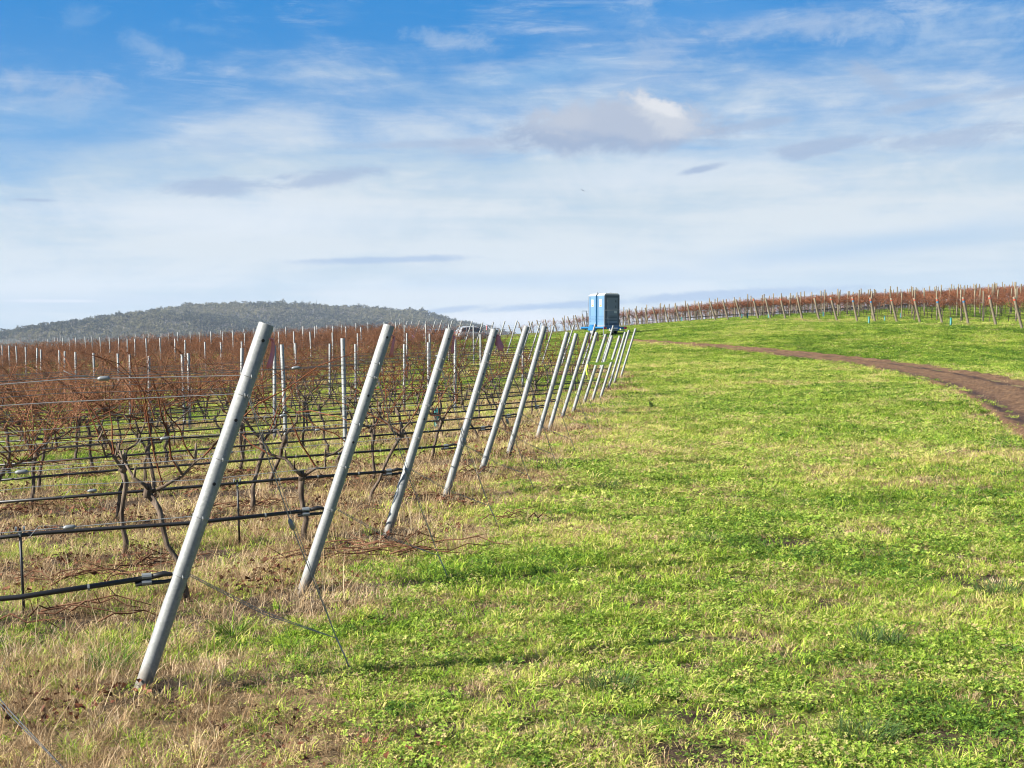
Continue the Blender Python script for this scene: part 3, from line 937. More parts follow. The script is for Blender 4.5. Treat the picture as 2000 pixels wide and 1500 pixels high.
    # hose stakes
    for (R, t, lab) in ((ROWS[1], -1.72, 'black stake propping the hose of the second vine row'), (ROWS[2], -1.25, 'short black stake propping the hose of the third vine row')):
        b = R['base']; p = b[:2] + U * t; z = gz(*p)
        m = MB(); m.tube([(0, 0, -.1), (0, 0, HOSE_H + .0)], .0085, 8)
        o = m.obj('hose_stake', M['hose'], None, (p[0], p[1], z), True); o.rotation_euler = (0, -.03, .4)
        k = MB(); k.tube([(-.03, 0, HOSE_H - .004), (-.018, 0, HOSE_H - .004)], .016, 10); k.tube([(.018, 0, HOSE_H - .004), (.03, 0, HOSE_H - .004)], .016, 10); k.tube([(0, 0, HOSE_H - .05), (0, 0, HOSE_H - .02)], .0115, 8)
        k.obj('stake_clip', M['clip'], o)
        tag(o, lab, 'hose stake', 'hose stakes')
    # pink flagging tape near the post tops
    for (i, w, l, tri) in ((0, .030, .14, 0), (1, .030, .14, 0), (2, .035, .15, 0), (3, .085, .16, 1), (5, .03, .13, 0), (7, .04, .15, 0), (8, .06, .16, 0), (9, .05, .14, 0), (10, .04, .14, 0), (12, .05, .14, 0)):
        R = ROWS[i]
        p = R['base'] + R['axis'] * (R['len'] * (.985 if i > 1 else .975)) + np.array([.043, .0, -.03])
        m = MB(); nn = 6; vs = []
        for k in range(nn + 1):
            t = k / nn
            ww = w * (.35 + .9 * t * (1.3 if tri else .6)) if not (tri and t > .8) else w * .75
            dx = .004 * math.sin(t * 4 + i); dy = .01 * math.sin(t * 5 + 2 * i)
            cx = -.012 * t + (.04 * t if tri else 0)
            vs += [(cx - ww / 2 + dx, -.004 + dy, -l * t), (cx + ww / 2 + dx, .010 + dy, -l * t - (.02 * t if tri else 0)), ]
        m.add(vs, [(2 * k, 2 * k + 1, 2 * k + 3, 2 * k + 2) for k in range(nn)])
        m.tube([(-.04, -.02, .0), (0, -.008, .003), (.002, .004, -.01)], .004, 5)
        o = m.obj('flagging_tape', M['pink'], None, tuple(p), True)
        sd = o.modifiers.new('thickness', 'SOLIDIFY'); sd.thickness = .0012
        tag(o, f'{"wide triangular" if tri else "narrow"} pink flagging tape tied to the top of the {ordw(i + 1)} thick end post', 'flagging tape', 'pink flagging tapes')
    # lime tape between two posts
    a = ROWS[9]['base'] + ROWS[9]['axis'] * ROWS[9]['len'] * .62; c = ROWS[12]['base'] + ROWS[12]['axis'] * ROWS[12]['len'] * .62
    m = MB(); vs = []
    for k in range(7):
        t = k / 6; p = a + (c - a) * t + np.array([0, 0, -.06 * math.sin(math.pi * t)])
        vs += [tuple(p + np.array([.03, -.04, .03])), tuple(p + np.array([.03, -.04, -.03]))]
    m.add(vs, [(2 * k, 2 * k + 1, 2 * k + 3, 2 * k + 2) for k in range(6)])
    q = a + np.array([0, -.05, -.04]); m.tube([q, q + np.array([-.03, 0, -.12]), q + np.array([-.01, 0, -.22])], .02, 5)
    o = m.obj('hazard_tape', M['lime']); sd = o.modifiers.new('thickness', 'SOLIDIFY'); sd.thickness = .002
    tag(o, 'lime yellow hazard tape stretched between the thick end posts', 'tape')

# ------------------------------------------------------------------ vines
def wob(r, a, b, n, amp, gravity=0.0):
    a = np.array(a); b = np.array(b); out = []
    for k in range(n + 1):
        t = k / n
        p = a + (b - a) * t
        if 0 < k: p = p + r.normal(0, amp, 3) * (1 if k < n else .5)
        p[2] -= gravity * t * t
        out.append(p)
    return out

def vine_parts(kind, seed, thick=1.0, high=0.0):
    """kind 0 pruned bare, 1 half pruned, 2 unpruned bush of canes. local x = along the row"""
    r = np.random.default_rng(seed)
    tr = MB(); ca = MB()
    hh = r.uniform(.52, .74) + high
    lean = r.normal(0, .09, 2)
    head = np.array([lean[0] * 1.5, lean[1], hh])
    tp = [np.array([0, 0, -.08])]
    for k in range(1, 7):
        t = k / 6
        tp.append(np.array([head[0] * t + r.normal(0, .014), head[1] * t + r.normal(0, .014), hh * t]))
    rad = [.027, .022, .0185, .0175, .0185, .02, .024]
    s = r.uniform(.85, 1.2)
    tr.tube(tp, [q * s for q in rad], 8)
    tr.tube([tp[-1] - np.array([0, 0, .03]), tp[-1] + np.array([r.normal(0, .02), 0, .05])], [.033, .018], 7)
    tips = []
    for sd in (-1, 1):
        if kind == 0 and r.uniform() < .12: continue
        ln = r.uniform(.16, .40) if kind < 2 else r.uniform(.35, .6)
        e = head + np.array([sd * ln, r.normal(0, .06), r.uniform(.14, .46)])
        a = wob(r, head, e, 5, .022)
        tr.tube(a, [.0145 * s, .0125 * s, .011 * s, .0095 * s, .008 * s, .006 * s], 6)
        tips += a[1:]
        for k in range(r.integers(2, 5)):       # pruned spurs
            q = a[r.integers(1, 6)]
            tr.tube([q, q + np.array([r.normal(0, .04), r.normal(0, .03), r.uniform(.03, .12)])], [.009, .006], 5)
    if not tips: tips = [head]
    nc = {0: r.integers(2, 5), 1: r.integers(6, 11), 2: r.integers(28, 36)}[kind]
    for c in range(nc):
        q = np.array(tips[r.integers(0, len(tips))]) + np.array([r.normal(0, .05) * (kind == 2), r.normal(0, .03), 0])
        L = r.uniform(.5, 1.15) if kind == 2 else r.uniform(.45, 1.1)
        ang = r.normal(0, .78 if kind == 2 else .65)
        d = np.array([math.sin(ang), r.normal(0, .24), math.cos(ang) * r.uniform(.75, 1.05)])
        d /= np.linalg.norm(d)
        bend = np.array([r.normal(0, .26), r.normal(0, .16), -r.uniform(0, .30) * (L > .6)])
        n = 5
        pts = []
        for k in range(n + 1):
            t = k / n
            pts.append(q + d * L * t + bend * L * t * t + (r.normal(0, .012, 3) if k else 0))
        for q_ in pts:
            if q_[2] > 1.5: q_[2] = 1.5 + .5 * (q_[2] - 1.5)
            if q_[2] < .6 + high: q_[2] = .6 + high - .25 * (.6 + high - q_[2])
        w = .0052 * thick * r.uniform(.7, 1.25)
        ca.tube(pts, [w * 1.25, w * 1.1, w, w * .85, w * .7, w * .35], 4 if kind < 2 else 3, 0, False)
        if kind:
            for k in range(r.integers(1, 4)):
                b0 = pts[r.integers(1, 5)]
                l2 = r.uniform(.12, .4)
                d2 = d * r.uniform(0, .6) + r.normal(0, .7, 3) * np.array([1.2, .8, .7]); d2 /= np.linalg.norm(d2)
                ca.tube([b0, b0 + d2 * l2 * .5 + np.array([0, 0, .02]), b0 + d2 * l2], [w * .65, w * .5, w * .25], 3, 0, False)
    return tr, ca

KINDS = {}
def make_vine_meshes():
    for kind, nv in ((0, 9), (1, 7), (2, 9)):
        KINDS[kind] = []
        for v in range(nv):
            tr, ca = vine_parts(kind, 1000 + kind * 50 + v)
            KINDS[kind].append((tr.mesh('grapevine', [M['bark']], True), ca.mesh('canes', [M['cane'] if kind < 2 else M['cane_dense']], True)))
    # joined versions for the distant rows
    ms = []
    for kind, nv in ((0, 3), (1, 4), (2, 8)):
        for v in range(nv):
            tr, ca = vine_parts(kind, 2000 + kind * 50 + v, 1.5)
            b = MB(); b.add(tr.v, tr.f, 0); b.add(ca.v, ca.f, 1)
            ms.append(b.mesh('distant_vine', [M['bark'], M['cane_dense']]))
    for kind, nv in ((1, 4), (2, 6)):       # the older block on the rise: taller trunks, high cordon
        for v in range(nv):
            tr, ca = vine_parts(kind, 3000 + kind * 50 + v, 1.4, .34)
            b = MB(); b.add(tr.v, tr.f, 0); b.add(ca.v, ca.f, 1)
            ms.append(b.mesh('distant_vine', [M['bark'], M['cane_far']]))
    return make_col('distant_vines', ms)

def build_vines():
    col = make_vine_meshes()
    r = np.random.default_rng(77)
    allv = []
    for R in ROWS:
        i = R['i']; b = R['base']
        t = (-.72 - (r.uniform(0, .6) if i > 2 else 0)) if i else -1.65; k = 0
        while t > R['t_end'] - .3:
            p = b[:2] + U * t + N2 * r.normal(0, .03)
            px, py, _ = project((p[0], p[1], 0))
            k += 1
            if -60 < px < 2060:
                # winter pruning has reached the first rows and the row ends; the rest is still a thicket
                lim = float(np.interp(i, [1, 2, 4, 6, 8, 12, 18, 26, 36], [-80, 40, 190, 300, 410, 570, 790, 860, 820])) + r.normal(0, 60)
                s = 1 - sstep(lim - 60, lim + 90, px)
                s2 = r.uniform()
                if s2 < s * .92: kd = 2
                elif s2 < s * .92 + .3 + (.35 if i > 3 else -.12): kd = 1
                else: kd = 0
                if i == 1 or (i == 2 and t > -2): kd = 0
                elif kd == 0 and r.uniform() < .25: kd = 1
                elif kd == 1 and i < 8 and r.uniform() < .45: kd = 0
                allv.append((math.hypot(p[0], p[1]), p, kd, i, k, 'near'))
            t -= (1.35 if i < 3 else 1.22) + r.normal(0, .06)
    for j, rr_ in enumerate(RIGHT_ROWS):
        b = np.array(rr_[:2]); t = 1.2 + r.uniform(0, .8); k = 0
        while t < 75:
            p = b + U * t
            px, py, _ = project((p[0], p[1], 2))
            if px > 2060: break
            k += 1
            s2 = r.uniform(); full = .6 + .4 * float(sstep(1150, 1600, px))
            kd = 2 if s2 < full else 1
            allv.append((math.hypot(p[0], p[1]), p, kd, j, k, 'far'))
            t += 1.5 + r.normal(0, .08)
    allv.sort(key=lambda a: a[0])
    rz = math.atan2(U[1], U[0])
    words = {0: 'pruned bare grapevine', 1: 'half pruned straggly grapevine', 2: 'unpruned bushy red brown grapevine'}
    rest = []
    cnt = 0
    for (d, p, kd, i, k, blk) in allv:
        z = gz(p[0], p[1])
        if blk == 'near' and cnt < 300:
            cnt += 1
            a, c = KINDS[kd][r.integers(0, len(KINDS[kd]))]
            o = link_obj('grapevine', a, None, (p[0], p[1], z))
            o.rotation_euler = (0, 0, rz + (math.pi if r.uniform() < .5 else 0) + r.normal(0, .08))
            sc = r.uniform(.9, 1.1); o.scale = (sc, sc, sc * r.uniform(.95, 1.08))
            link_obj('canes', c, o)
            tag(o, f'{words[kd]}, {ordw(k)} from the post end of the {ordw(i + 1)} row', 'grapevine', 'grapevines of the near block')
        else:
            off = {0: 0, 1: 3, 2: 7}[kd]; nv = {0: 3, 1: 4, 2: 8}[kd]
            if blk == 'far': off, nv = {1: (15, 4), 2: (19, 6)}[kd]
            rest.append((p[0], p[1], z, off + r.integers(0, nv), rz + (math.pi if r.uniform() < .5 else 0) + r.normal(0, .1), r.uniform(.9, 1.08), blk))
    for blk, nm, lab in (('near', 'vine_thicket', 'far mass of bare red brown grapevines filling the rows beyond the steel posts'),
                         ('far', 'vine_thicket', 'red brown grapevines massed on the rise among the wooden posts')):
        q = [a for a in rest if a[6] == blk]
        if not q: continue
        n = len(q)
        P = np.array([a[:3] for a in q]); idx = np.array([a[3] for a in q])
        rot = np.zeros((n, 3)); rot[:, 2] = [a[4] for a in q]
        scatter(nm, P, idx, rot, np.array([a[5] for a in q]), np.zeros(n), col, lab, 'grapevines')
    print('vines individual', cnt, 'rest', len(rest))

# ------------------------------------------------------------------ block on the rise
def build_right_trellis():
    r = np.random.default_rng(8)
    def wood_post(name, L, rad, seed):
        q = np.random.default_rng(seed); b = MB(); n = 9
        zs = [-.3, .0, L * .4, L * .8, L - .012, L]
        rads = [rad * 1.03, rad * 1.03, rad, rad * .97, rad * .95, rad * .8]
        b.tube([(q.normal(0, .004), q.normal(0, .004), z) for z in zs], rads, n)
        return b.mesh(name, [M['wood']], True)
    ends = [wood_post('wooden_end_post', 1.86, .082, k) for k in range(3)]
    lines = [wood_post('wooden_line_post', 2.12, .058, 10 + k) for k in range(3)]
    def band(mat, z, nm='tape_band'):
        b = MB(); b.tube([(0, 0, z - .05), (0, 0, z + .05)], .086, 10); return b.mesh(nm, [mat])
    redb = band(M['red_tape'], 1.70); blub = band(M['blue_tape'], 1.55)
    deco = {1: 'r', 2: 'rb', 3: 'rb', 4: 'r', 5: 'r', 6: 'rb', 7: 'rb', 8: 'r', 11: 'r', 0: 'r', 13: 'r'}
    for j, rr_ in enumerate(RIGHT_ROWS):
        x, y = rr_[:2]; z = gz(x, y)
        rot, d = axis_rot(-.27 + r.normal(0, .03))
        o = link_obj('wooden_end_post', ends[j % 3], None, (x, y, z)); o.rotation_euler = rot
        o.scale = (1, 1, r.uniform(.96, 1.04))
        tag(o, f'round weathered wooden end post leaning toward the grass, {ordw(j + 1)} along the rise', 'vineyard post', 'leaning wooden end posts on the rise')
        dd = deco.get(j, '')
        if 'r' in dd: link_obj('tape_band', redb, o)
        if 'b' in dd: link_obj('tape_band', blub, o)
        base = np.array([x, y, z])
        t = 3.4 + r.uniform(-.5, .5); k = 0; pts_h = [base + np.array(d) * .38]; 
        w1 = [base + np.array(d) * 1.0]; w2 = [base + np.array(d) * 1.6]
        while t < 62:
            p = base[:2] + U * t; zz = gz(*p)
            pts_h.append(np.array([p[0], p[1], zz + .38])); w1.append(np.array([p[0], p[1], zz + 1.0])); w2.append(np.array([p[0], p[1], zz + 1.6]))
            px, py, _ = project((p[0], p[1], zz + 1))
            if px > 2040: break
            k += 1
            c = link_obj('wooden_line_post', lines[r.integers(0, 3)], None, (p[0], p[1], zz))
            c.rotation_euler = (r.normal(0, .02), r.normal(0, .02), r.uniform(0, 6))
            c.scale = (1, 1, r.uniform(.95, 1.1))
            tag(c, f'upright grey brown wooden line post, {ordw(k)} along the {ordw(j + 1)} row on the rise', 'vineyard post', 'upright wooden line posts on the rise')
            t += 5.0 + r.normal(0, .2)
        if j < 26 and len(pts_h) > 1:
            m = MB(); m.tube(pts_h, .014, 5)
            tag(m.obj('drip_hose', M['hose'], smooth=True), f'black irrigation hose low along the {ordw(j + 1)} row on the rise', 'irrigation hose', 'drip hoses on the rise')
            m = MB(); m.tube(w1, .003, 3, 0, False); m.tube(w2, .003, 3, 0, False)
            tag(m.obj('trellis_wire', M['wire'], smooth=True), f'pair of thin trellis wires along the {ordw(j + 1)} row on the rise', 'wire', 'trellis wires on the rise')
    # teal vine guards
    gm = MB(); n = 10
    ring = [(math.cos(6.283 * k / n), math.sin(6.283 * k / n)) for k in range(n)]
    vs = [(c * .055, s * .055, 0) for c, s in ring] + [(c * .05, s * .05, .42) for c, s in ring] + [(c * .046, s * .046, .42) for c, s in ring] + [(c * .046, s * .046, .1) for c, s in ring]
    gm.add(vs, [(l * n + k, l * n + (k + 1) % n, (l + 1) * n + (k + 1) % n, (l + 1) * n + k) for l in range(3) for k in range(n)])
    gme = gm.mesh('vine_guard', [M['teal']], True)
    spots = [((1697, 630), 88, 'beside the wooden end posts', 1.0), ((1857, 631), 80, 'by the brightest pair of wooden posts', 1.0), ((1608, 616), 108, 'deep among the rows', .8), ((1728, 612), 96, 'half hidden under a vine', .8),
             ((1759, 608), 100, 'high between two upright posts', .8), ((1460, 624), 116, 'at the row ends near the crest', 1.0), ((1449, 624), 118, 'just left of another at the crest', .8), ((1501, 624), 112, 'behind a red taped post', .9), ((1331, 629), 134, 'far along the row ends', .9)]
    for (px, Y, lab, sc) in spots:
        p = at_depth(px[0], px[1], Y)
        o = link_obj('vine_guard', gme, None, (p[0], p[1], gz(p[0], p[1]))); o.scale = (1.25 * sc, 1.25 * sc, 1.25 * sc)
        tag(o, f'teal plastic vine guard tube on the rise {lab}', 'vine guard', 'teal vine guards')
    R = ROWS[8]; p = R['base'][:2] + U * -2.6
    o = link_obj('vine_guard', gme, None, (p[0], p[1], gz(*p))); o.scale = (1, 1, .9)
    tag(o, 'teal plastic vine guard tube between the thick steel posts', 'vine guard', 'teal vine guards')

# ------------------------------------------------------------------ trailer with two portable toilets
def prism(b, prof, y0, y1, mat=0, axis='y'):
    n = len(prof)
    vs = [(x, y0, z) for x, z in prof] + [(x, y1, z) for x, z in prof]
    b.add(vs, [tuple(range(n))[::-1], tuple(range(n, 2 * n))] + [(k, (k + 1) % n, n + (k + 1) % n, n + k) for k in range(n)], mat)

def build_trailer():
    sky_blue = principled('light_blue_plastic', (.09, .175, .285), .55)
    deep_blue = principled('blue_paint', (.012, .115, .28), .35)
    grey = principled('grey_plastic', (.16, .185, .215), .55)
    dgrey = principled('dark_grey_plastic', (.06, .072, .088), .5)
    lgrey = principled('pale_grey_plastic', (.22, .235, .25), .5)
    roofm = principled('translucent_white_roof', (.3, .31, .31), .4)
    black = principled('tyre_rubber', (.012, .012, .012), .8)
    yellow = principled('yellow_print', (.8, .55, .03), .5)
    redl = principled('red_lens', (.5, .02, .015), .3)
    orange = principled('orange_lens', (.7, .2, .02), .3)
    steel = M['galv']
    c = at_depth(1193, 655, 87.0)
    rz = -math.radians(23)
    # local: x to the right along the door face, y away from the viewer (trailer's length), z up
    P = np.array([c[0], c[1]]); z0 = gz(*P)
    fwd = np.array([-math.sin(math.radians(23)), math.cos(math.radians(23))]); rgt = np.array([math.cos(math.radians(23)), math.sin(math.radians(23))])
    rz = math.atan2(rgt[1], rgt[0])
    T = empty('toilet_trailer', (P[0], P[1], z0), rz)
    tag(T, 'blue two wheeled flat trailer carrying the toilet cabins on the grass', 'trailer')
    b = MB(); b.box((.12, 1.35, .56), (1.75, 3.3, .10)); b.box((.12, -.36, .53), (1.75, .08, .18)); b.box((.12, 3.05, .53), (1.75, .08, .18))
    b.tube([(-.5, 3.0, .5), (.12, 4.3, .45)], .05, 6); b.tube([(.74, 3.0, .5), (.12, 4.3, .45)], .05, 6)
    b.obj('deck', deep_blue, T)
    s = MB(); s.box((.12, -.62, .36), (1.0, .42, .05)); s.tube([(-.3, -.42, .5), (-.3, -.5, .36)], .03, 5); s.tube([(.5, -.42, .5), (.5, -.5, .36)], .03, 5)
    s.obj('step', lgrey, T)
    for sx in (-.72, .98):
        w = MB(); w.tube([(sx - .10, 1.35, .33), (sx - .08, 1.35, .33), (sx + .08, 1.35, .33), (sx + .10, 1.35, .33)], [.28, .33, .33, .28], 20)
        wo = w.obj('wheel', black, T, smooth=False)
        rm = MB(); rm.tube([(sx - .105, 1.35, .33), (sx + .105, 1.35, .33)], .17, 14); rm.obj('rim', lgrey, wo)
        g = MB(); prism(g, [(math.cos(math.pi * k / 8) * .42, .36 + math.sin(math.pi * k / 8) * .40) for k in range(9)], -.14, .14)
        g2 = MB(); g2.v = [(y + sx, x + 1.35, z) for x, y, z in g.v]; g2.f = g.f; g2.m = g.m; g2.n = g.n
        g2.obj('mudguard', deep_blue, T)
    for sx in (-.66, .90):
        l = MB(); l.box((sx, -.41, .53), (.16, .03, .10)); l.box((sx + .11, -.41, .53), (.05, .03, .10), 1); l.obj('tail_light', [redl, orange], T)
        st = MB(); st.tube([(sx, -.2, .5), (sx, -.2, .02)], .03, 6); st.box((sx, -.2, .01), (.14, .14, .03)); st.obj('prop_stand', lgrey, T)
    pl = MB(); pl.box((.12, -.405, .50), (.36, .012, .11)); pl.obj('number_plate', M['white'], T)
    # rails at both ends
    for ye, nm in ((-.36, 'handrail'), (3.02, 'handrail')):
        h = MB()
        for sx in (-.70, -.34):
            h.tube([(sx, ye, .6), (sx, ye, 1.72)], .02, 6)
        h.tube([(-.70, ye, 1.72), (-.34, ye, 1.72)], .02, 6); h.tube([(-.70, ye, 1.15), (-.34, ye, 1.15)], .015, 6)
        h.tube([(-.34, ye, 1.72), (.9, ye + .02, 1.76)], .012, 5)
        h.tube([(.9, ye, .6), (.9, ye, 1.78)], .02, 6)
        h.obj('handrail', lgrey, T)
    # toilets, back to back
    def toilet(yc, flip, lab):
        o = empty('portable_toilet', (0, 0, 0))
        o.location = T.matrix_basis @ Vector((.12, yc, .612)); o.rotation_euler = (0, 0, rz + (math.pi if flip else 0))
        tag(o, lab, 'portable toilet', 'toilets on the trailer')
        b = MB(); W, D, H = .56, .56, 2.12
        b.box((0, .0, .06), (2 * W, 2 * D, .12), 1)
        # side walls with horizontal ribs low down, and back wall
        sgn = 1
        for sx in (-1, 1):
            b.box((sx * (W - .02), .02, 1.12), (.04, 2 * D - .1, 2.0), 0)
            for k in range(4): b.box((sx * (W + .004), .02, .42 + .10 * k), (.03, 2 * D - .16, .035), 0)
            b.box((sx * W, -.30, 1.2), (.035, .05, 1.75), 0); b.box((sx * W, .40, 1.2), (.035, .05, 1.75), 0)
        b.box((0, D - .02, 1.12), (2 * W - .06, .04, 2.0), 2)
        b.obj('cabin_wall', [sky_blue, grey, deep_blue], o)
        f = MB()
        for sx in (-1, 1): f.box((sx * (W - .07), -D + .0, 1.12), (.13, .07, 2.02))
        f.box((0, -D, 2.05), (2 * W - .1, .065, .16)); f.box((0, -D, .16), (2 * W - .1, .065, .1))
        f.obj('door_frame', lgrey if False else dgrey, o)
        d = MB(); d.box((0, -D - .012, 1.10), (2 * W - .29, .035, 1.74))
        for k in range(4): d.box((0, -D - .032, .42 + .10 * k), (2 * W - .40, .012, .045), 1)
        d.box((.0, -D - .030, 1.5), (2 * W - .44, .008, .55), 0)
        dd = d.obj('door', [grey, dgrey], o)
        h = MB(); h.box((.26, -D - .045, 1.36), (.07, .03, .16)); h.obj('handle', dgrey, dd)
        hv = MB(); hv.box((.26, -D - .042, 1.72), (.08, .02, .14)); hv.obj('vacant_sign', dgrey, dd)
        hi = MB()
        for zz in (.6, 1.3, 1.75): hi.box((-.36, -D - .034, zz), (.05, .02, .16))
        hi.obj('hinge', lgrey, dd)
        nt = MB(); nt.box((.24, -D - .036, 1.0), (.2, .01, .16)); nt.obj('notice', M['white'], dd)
        r = MB(); 
        r.box((0, 0, 2.15), (2 * W + .02, 2 * D + .02, .07))
        prism(r, [(-.56, 2.18), (-.44, 2.26), (.44, 2.26), (.56, 2.18)], -.54, .54)
        for k in range(7): r.box((-.42 + .14 * k, 0, 2.268), (.05, 1.0, .03))
        r.obj('roof', roofm, o)
        vp = MB(); vp.tube([(.4, .42, 2.2), (.4, .42, 2.36)], .05, 8); vp.obj('vent_pipe', lgrey, o)
        # sign on the side facing the sun: white panel with a grey bracket mark and a yellow strip
        sx = -1 if not flip else 1
        X = sx * (W + .012)
        sg = MB(); sg.box((X, .02 , 1.62), (.012, .36, .50))
        so = sg.obj('sign', M['white'], o)
        mk = MB(); X2 = X + sx * .009
        s_ = 1 if not flip else -1
        mk.box((X2, .02, 1.765), (.008, .24, .045)); mk.box((X2, .02 - s_ * -.10, 1.68), (.008, .05, .15)); mk.box((X2, .02 - s_ * .02, 1.615), (.008, .16, .035))
        mk.obj('sign_mark', grey, so)
        ys = MB(); ys.box((X2, .02 - s_ * .02, 1.46), (.008, .22, .09)); ys.obj('sign_strip', yellow, so)
        return o
    toilet(.62, False, 'light blue portable toilet cabin with dark grey door facing the camera on the trailer')
    toilet(1.92, True, 'light blue portable toilet cabin standing behind the one with the visible door')

# ------------------------------------------------------------------ cars
def build_cars():
    black = principled('car_rubber', (.012, .012, .012), .8)
    glass = principled('car_glass', (.02, .028, .035), .08, 0, spec=.8)
    alloy = principled('alloy_rim', (.5, .5, .52), .35, .7)
    red = principled('tail_lens', (.5, .02, .03), .25)
    plate = principled('plate_yellow', (.75, .6, .1), .5)
    def car(paint, loc, rz, lab, sc=1.0):
        T = empty('parked_car', loc, rz); T.scale = (sc, sc, sc)
        tag(T, lab, 'car', 'cars parked beyond the vines')
        # stations: x, bottom z, sill half-width, belt z, belt half-width, roof z, roof half-width
        st = [(-2.12, .46, .70, .80, .72, .86, .60), (-2.08, .36, .80, .92, .82, 1.02, .62), (-1.98, .30, .86, .98, .86, 1.22, .62), (-1.72, .27, .88, 1.00, .88, 1.54, .60),
              (-1.1, .24, .89, 1.00, .89, 1.64, .61), (-.3, .24, .89, .98, .89, 1.655, .62), (.3, .24, .89, .96, .89, 1.58, .60), (.75, .24, .89, .95, .88, 1.30, .60),
              (1.08, .24, .88, .93, .86, 1.04, .62), (1.55, .26, .87, .86, .83, .95, .60), (1.95, .32, .82, .74, .76, .80, .52), (2.12, .42, .66, .60, .62, .64, .42)]
        b = MB(); vs = []
        for (x, zb, ws, zt, wb, zr, wr) in st:
            half = [(ws * .8, zb), (ws, zb + .10), (ws + .015, (zb + zt) / 2), (wb, zt), (wr + (wb - wr) * .12, zr - .045), (wr * .8, zr)]
            ring = [(x, -w, z) for w, z in half] + [(x, w, z) for w, z in half[::-1]]
            vs += ring
        n = 12; fs = []
        for i in range(len(st) - 1):
            for k in range(n):
                fs.append((i * n + k, (i + 1) * n + k, (i + 1) * n + (k + 1) % n, i * n + (k + 1) % n))
        fs += [tuple(range(n)), tuple((len(st) - 1) * n + k for k in range(n))[::-1]]
        b.add(vs, fs)
        b.obj('body', paint, T, smooth=True)
        def belt(x, s, f):
            for a, c in zip(st[:-1], st[1:]):
                if a[0] <= x <= c[0]:
                    t = (x - a[0]) / (c[0] - a[0]); q = [u + (v - u) * t for u, v in zip(a, c)]
                    w0, z0, w1, z1 = q[4], q[3], q[6] + (q[4] - q[6]) * .12, q[5] - .045
                    return (x, s * (w0 + (w1 - w0) * f + .012), z0 + (z1 - z0) * f)
        for s in (-1, 1):
            for (xa, xb, xa2, xb2) in ((-.28, .78, -.28, .36), (-1.12, -.36, -1.12, -.36), (-1.82, -1.20, -1.62, -1.20)):
                m = MB(); nn = 4; lo = [belt(xa + (xb - xa) * k / nn, s, .08) for k in range(nn + 1)]; hi_ = [belt(xa2 + (xb2 - xa2) * k / nn, s, .90) for k in range(nn + 1)]
                m.add(lo + hi_, [(k, k + 1, nn + 2 + k, nn + 1 + k) for k in range(nn)])
                o = m.obj('side_window', glass, T, smooth=True)
            tl = MB(); tl.box((-2.0, s * .70, .96), (.20, .26, .14)); tl.obj('tail_light', red, T)
            mr = MB(); mr.box((.72, s * 1.0, 1.02), (.14, .2, .14)); mr.obj('wing_mirror', paint, T)
            for x in (-1.32, 1.34):
                w = MB(); w.tube([(x, s * .70, .325), (x, s * .86, .325), (x, s * .905, .325)], [.33, .33, .29], 22)
                wo = w.obj('wheel', black, T)
                r_ = MB(); r_.tube([(x, s * .90, .325), (x, s * .915, .325)], .20, 14); r_.obj('rim', alloy, wo)
        rw = MB(); rw.add([(-2.055, -.6, 1.04), (-2.055, .6, 1.04), (-1.78, .52, 1.50), (-1.78, -.52, 1.50)], [(0, 1, 2, 3)]); rw.obj('rear_window', glass, T)
        ws = MB(); ws.add([(1.06, -.66, 1.05), (1.06, .66, 1.05), (.42, .54, 1.57), (.42, -.54, 1.57)], [(0, 1, 2, 3)]); ws.obj('windscreen', glass, T)
        pl = MB(); pl.box((-2.13, 0, .62), (.012, .5, .12)); pl.obj('number_plate', plate, T)
        bp = MB(); bp.box((-2.10, 0, .40), (.10, 1.5, .12)); bp.obj('bumper', black, T)
        return T
    white = principled('white_car_paint', (.27, .285, .31), .3); silver = principled('silver_car_paint', (.17, .2, .24), .3, .3); navy = principled('navy_car_paint', (.02, .03, .13), .3)
    p = at_depth(926, 665, 148); p[2] = gz(p[0], p[1])
    car(white, tuple(p), math.radians(20), 'white hatchback seen from its rear corner, parked beyond the leaning posts')
    p = at_depth(860, 667, 150); p[2] = gz(p[0], p[1])
    car(silver, tuple(p), math.radians(35), 'silver car tucked low behind the white hatchback', .95)
    p = at_depth(824, 667, 154); p[2] = gz(p[0], p[1])
    car(navy, tuple(p), math.radians(48), 'dark blue car mostly hidden by vines past the silver car', .95)
    # pink-ribboned stake beside the car
    p = hit(951, 666)
    m = MB(); m.tube([(0, 0, -.2), (.02, 0, 1.35)], .03, 6)
    o = m.obj('survey_stake', M['wood'], None, (p[0], p[1], p[2]))
    k = MB(); k.tube([(-.01, 0, .95), (.0, 0, 1.36)], .06, 8); k.obj('ribbon', M['pink'], o)
    tag(o, 'thin stake wrapped in faded pink ribbon before the white car', 'stake')

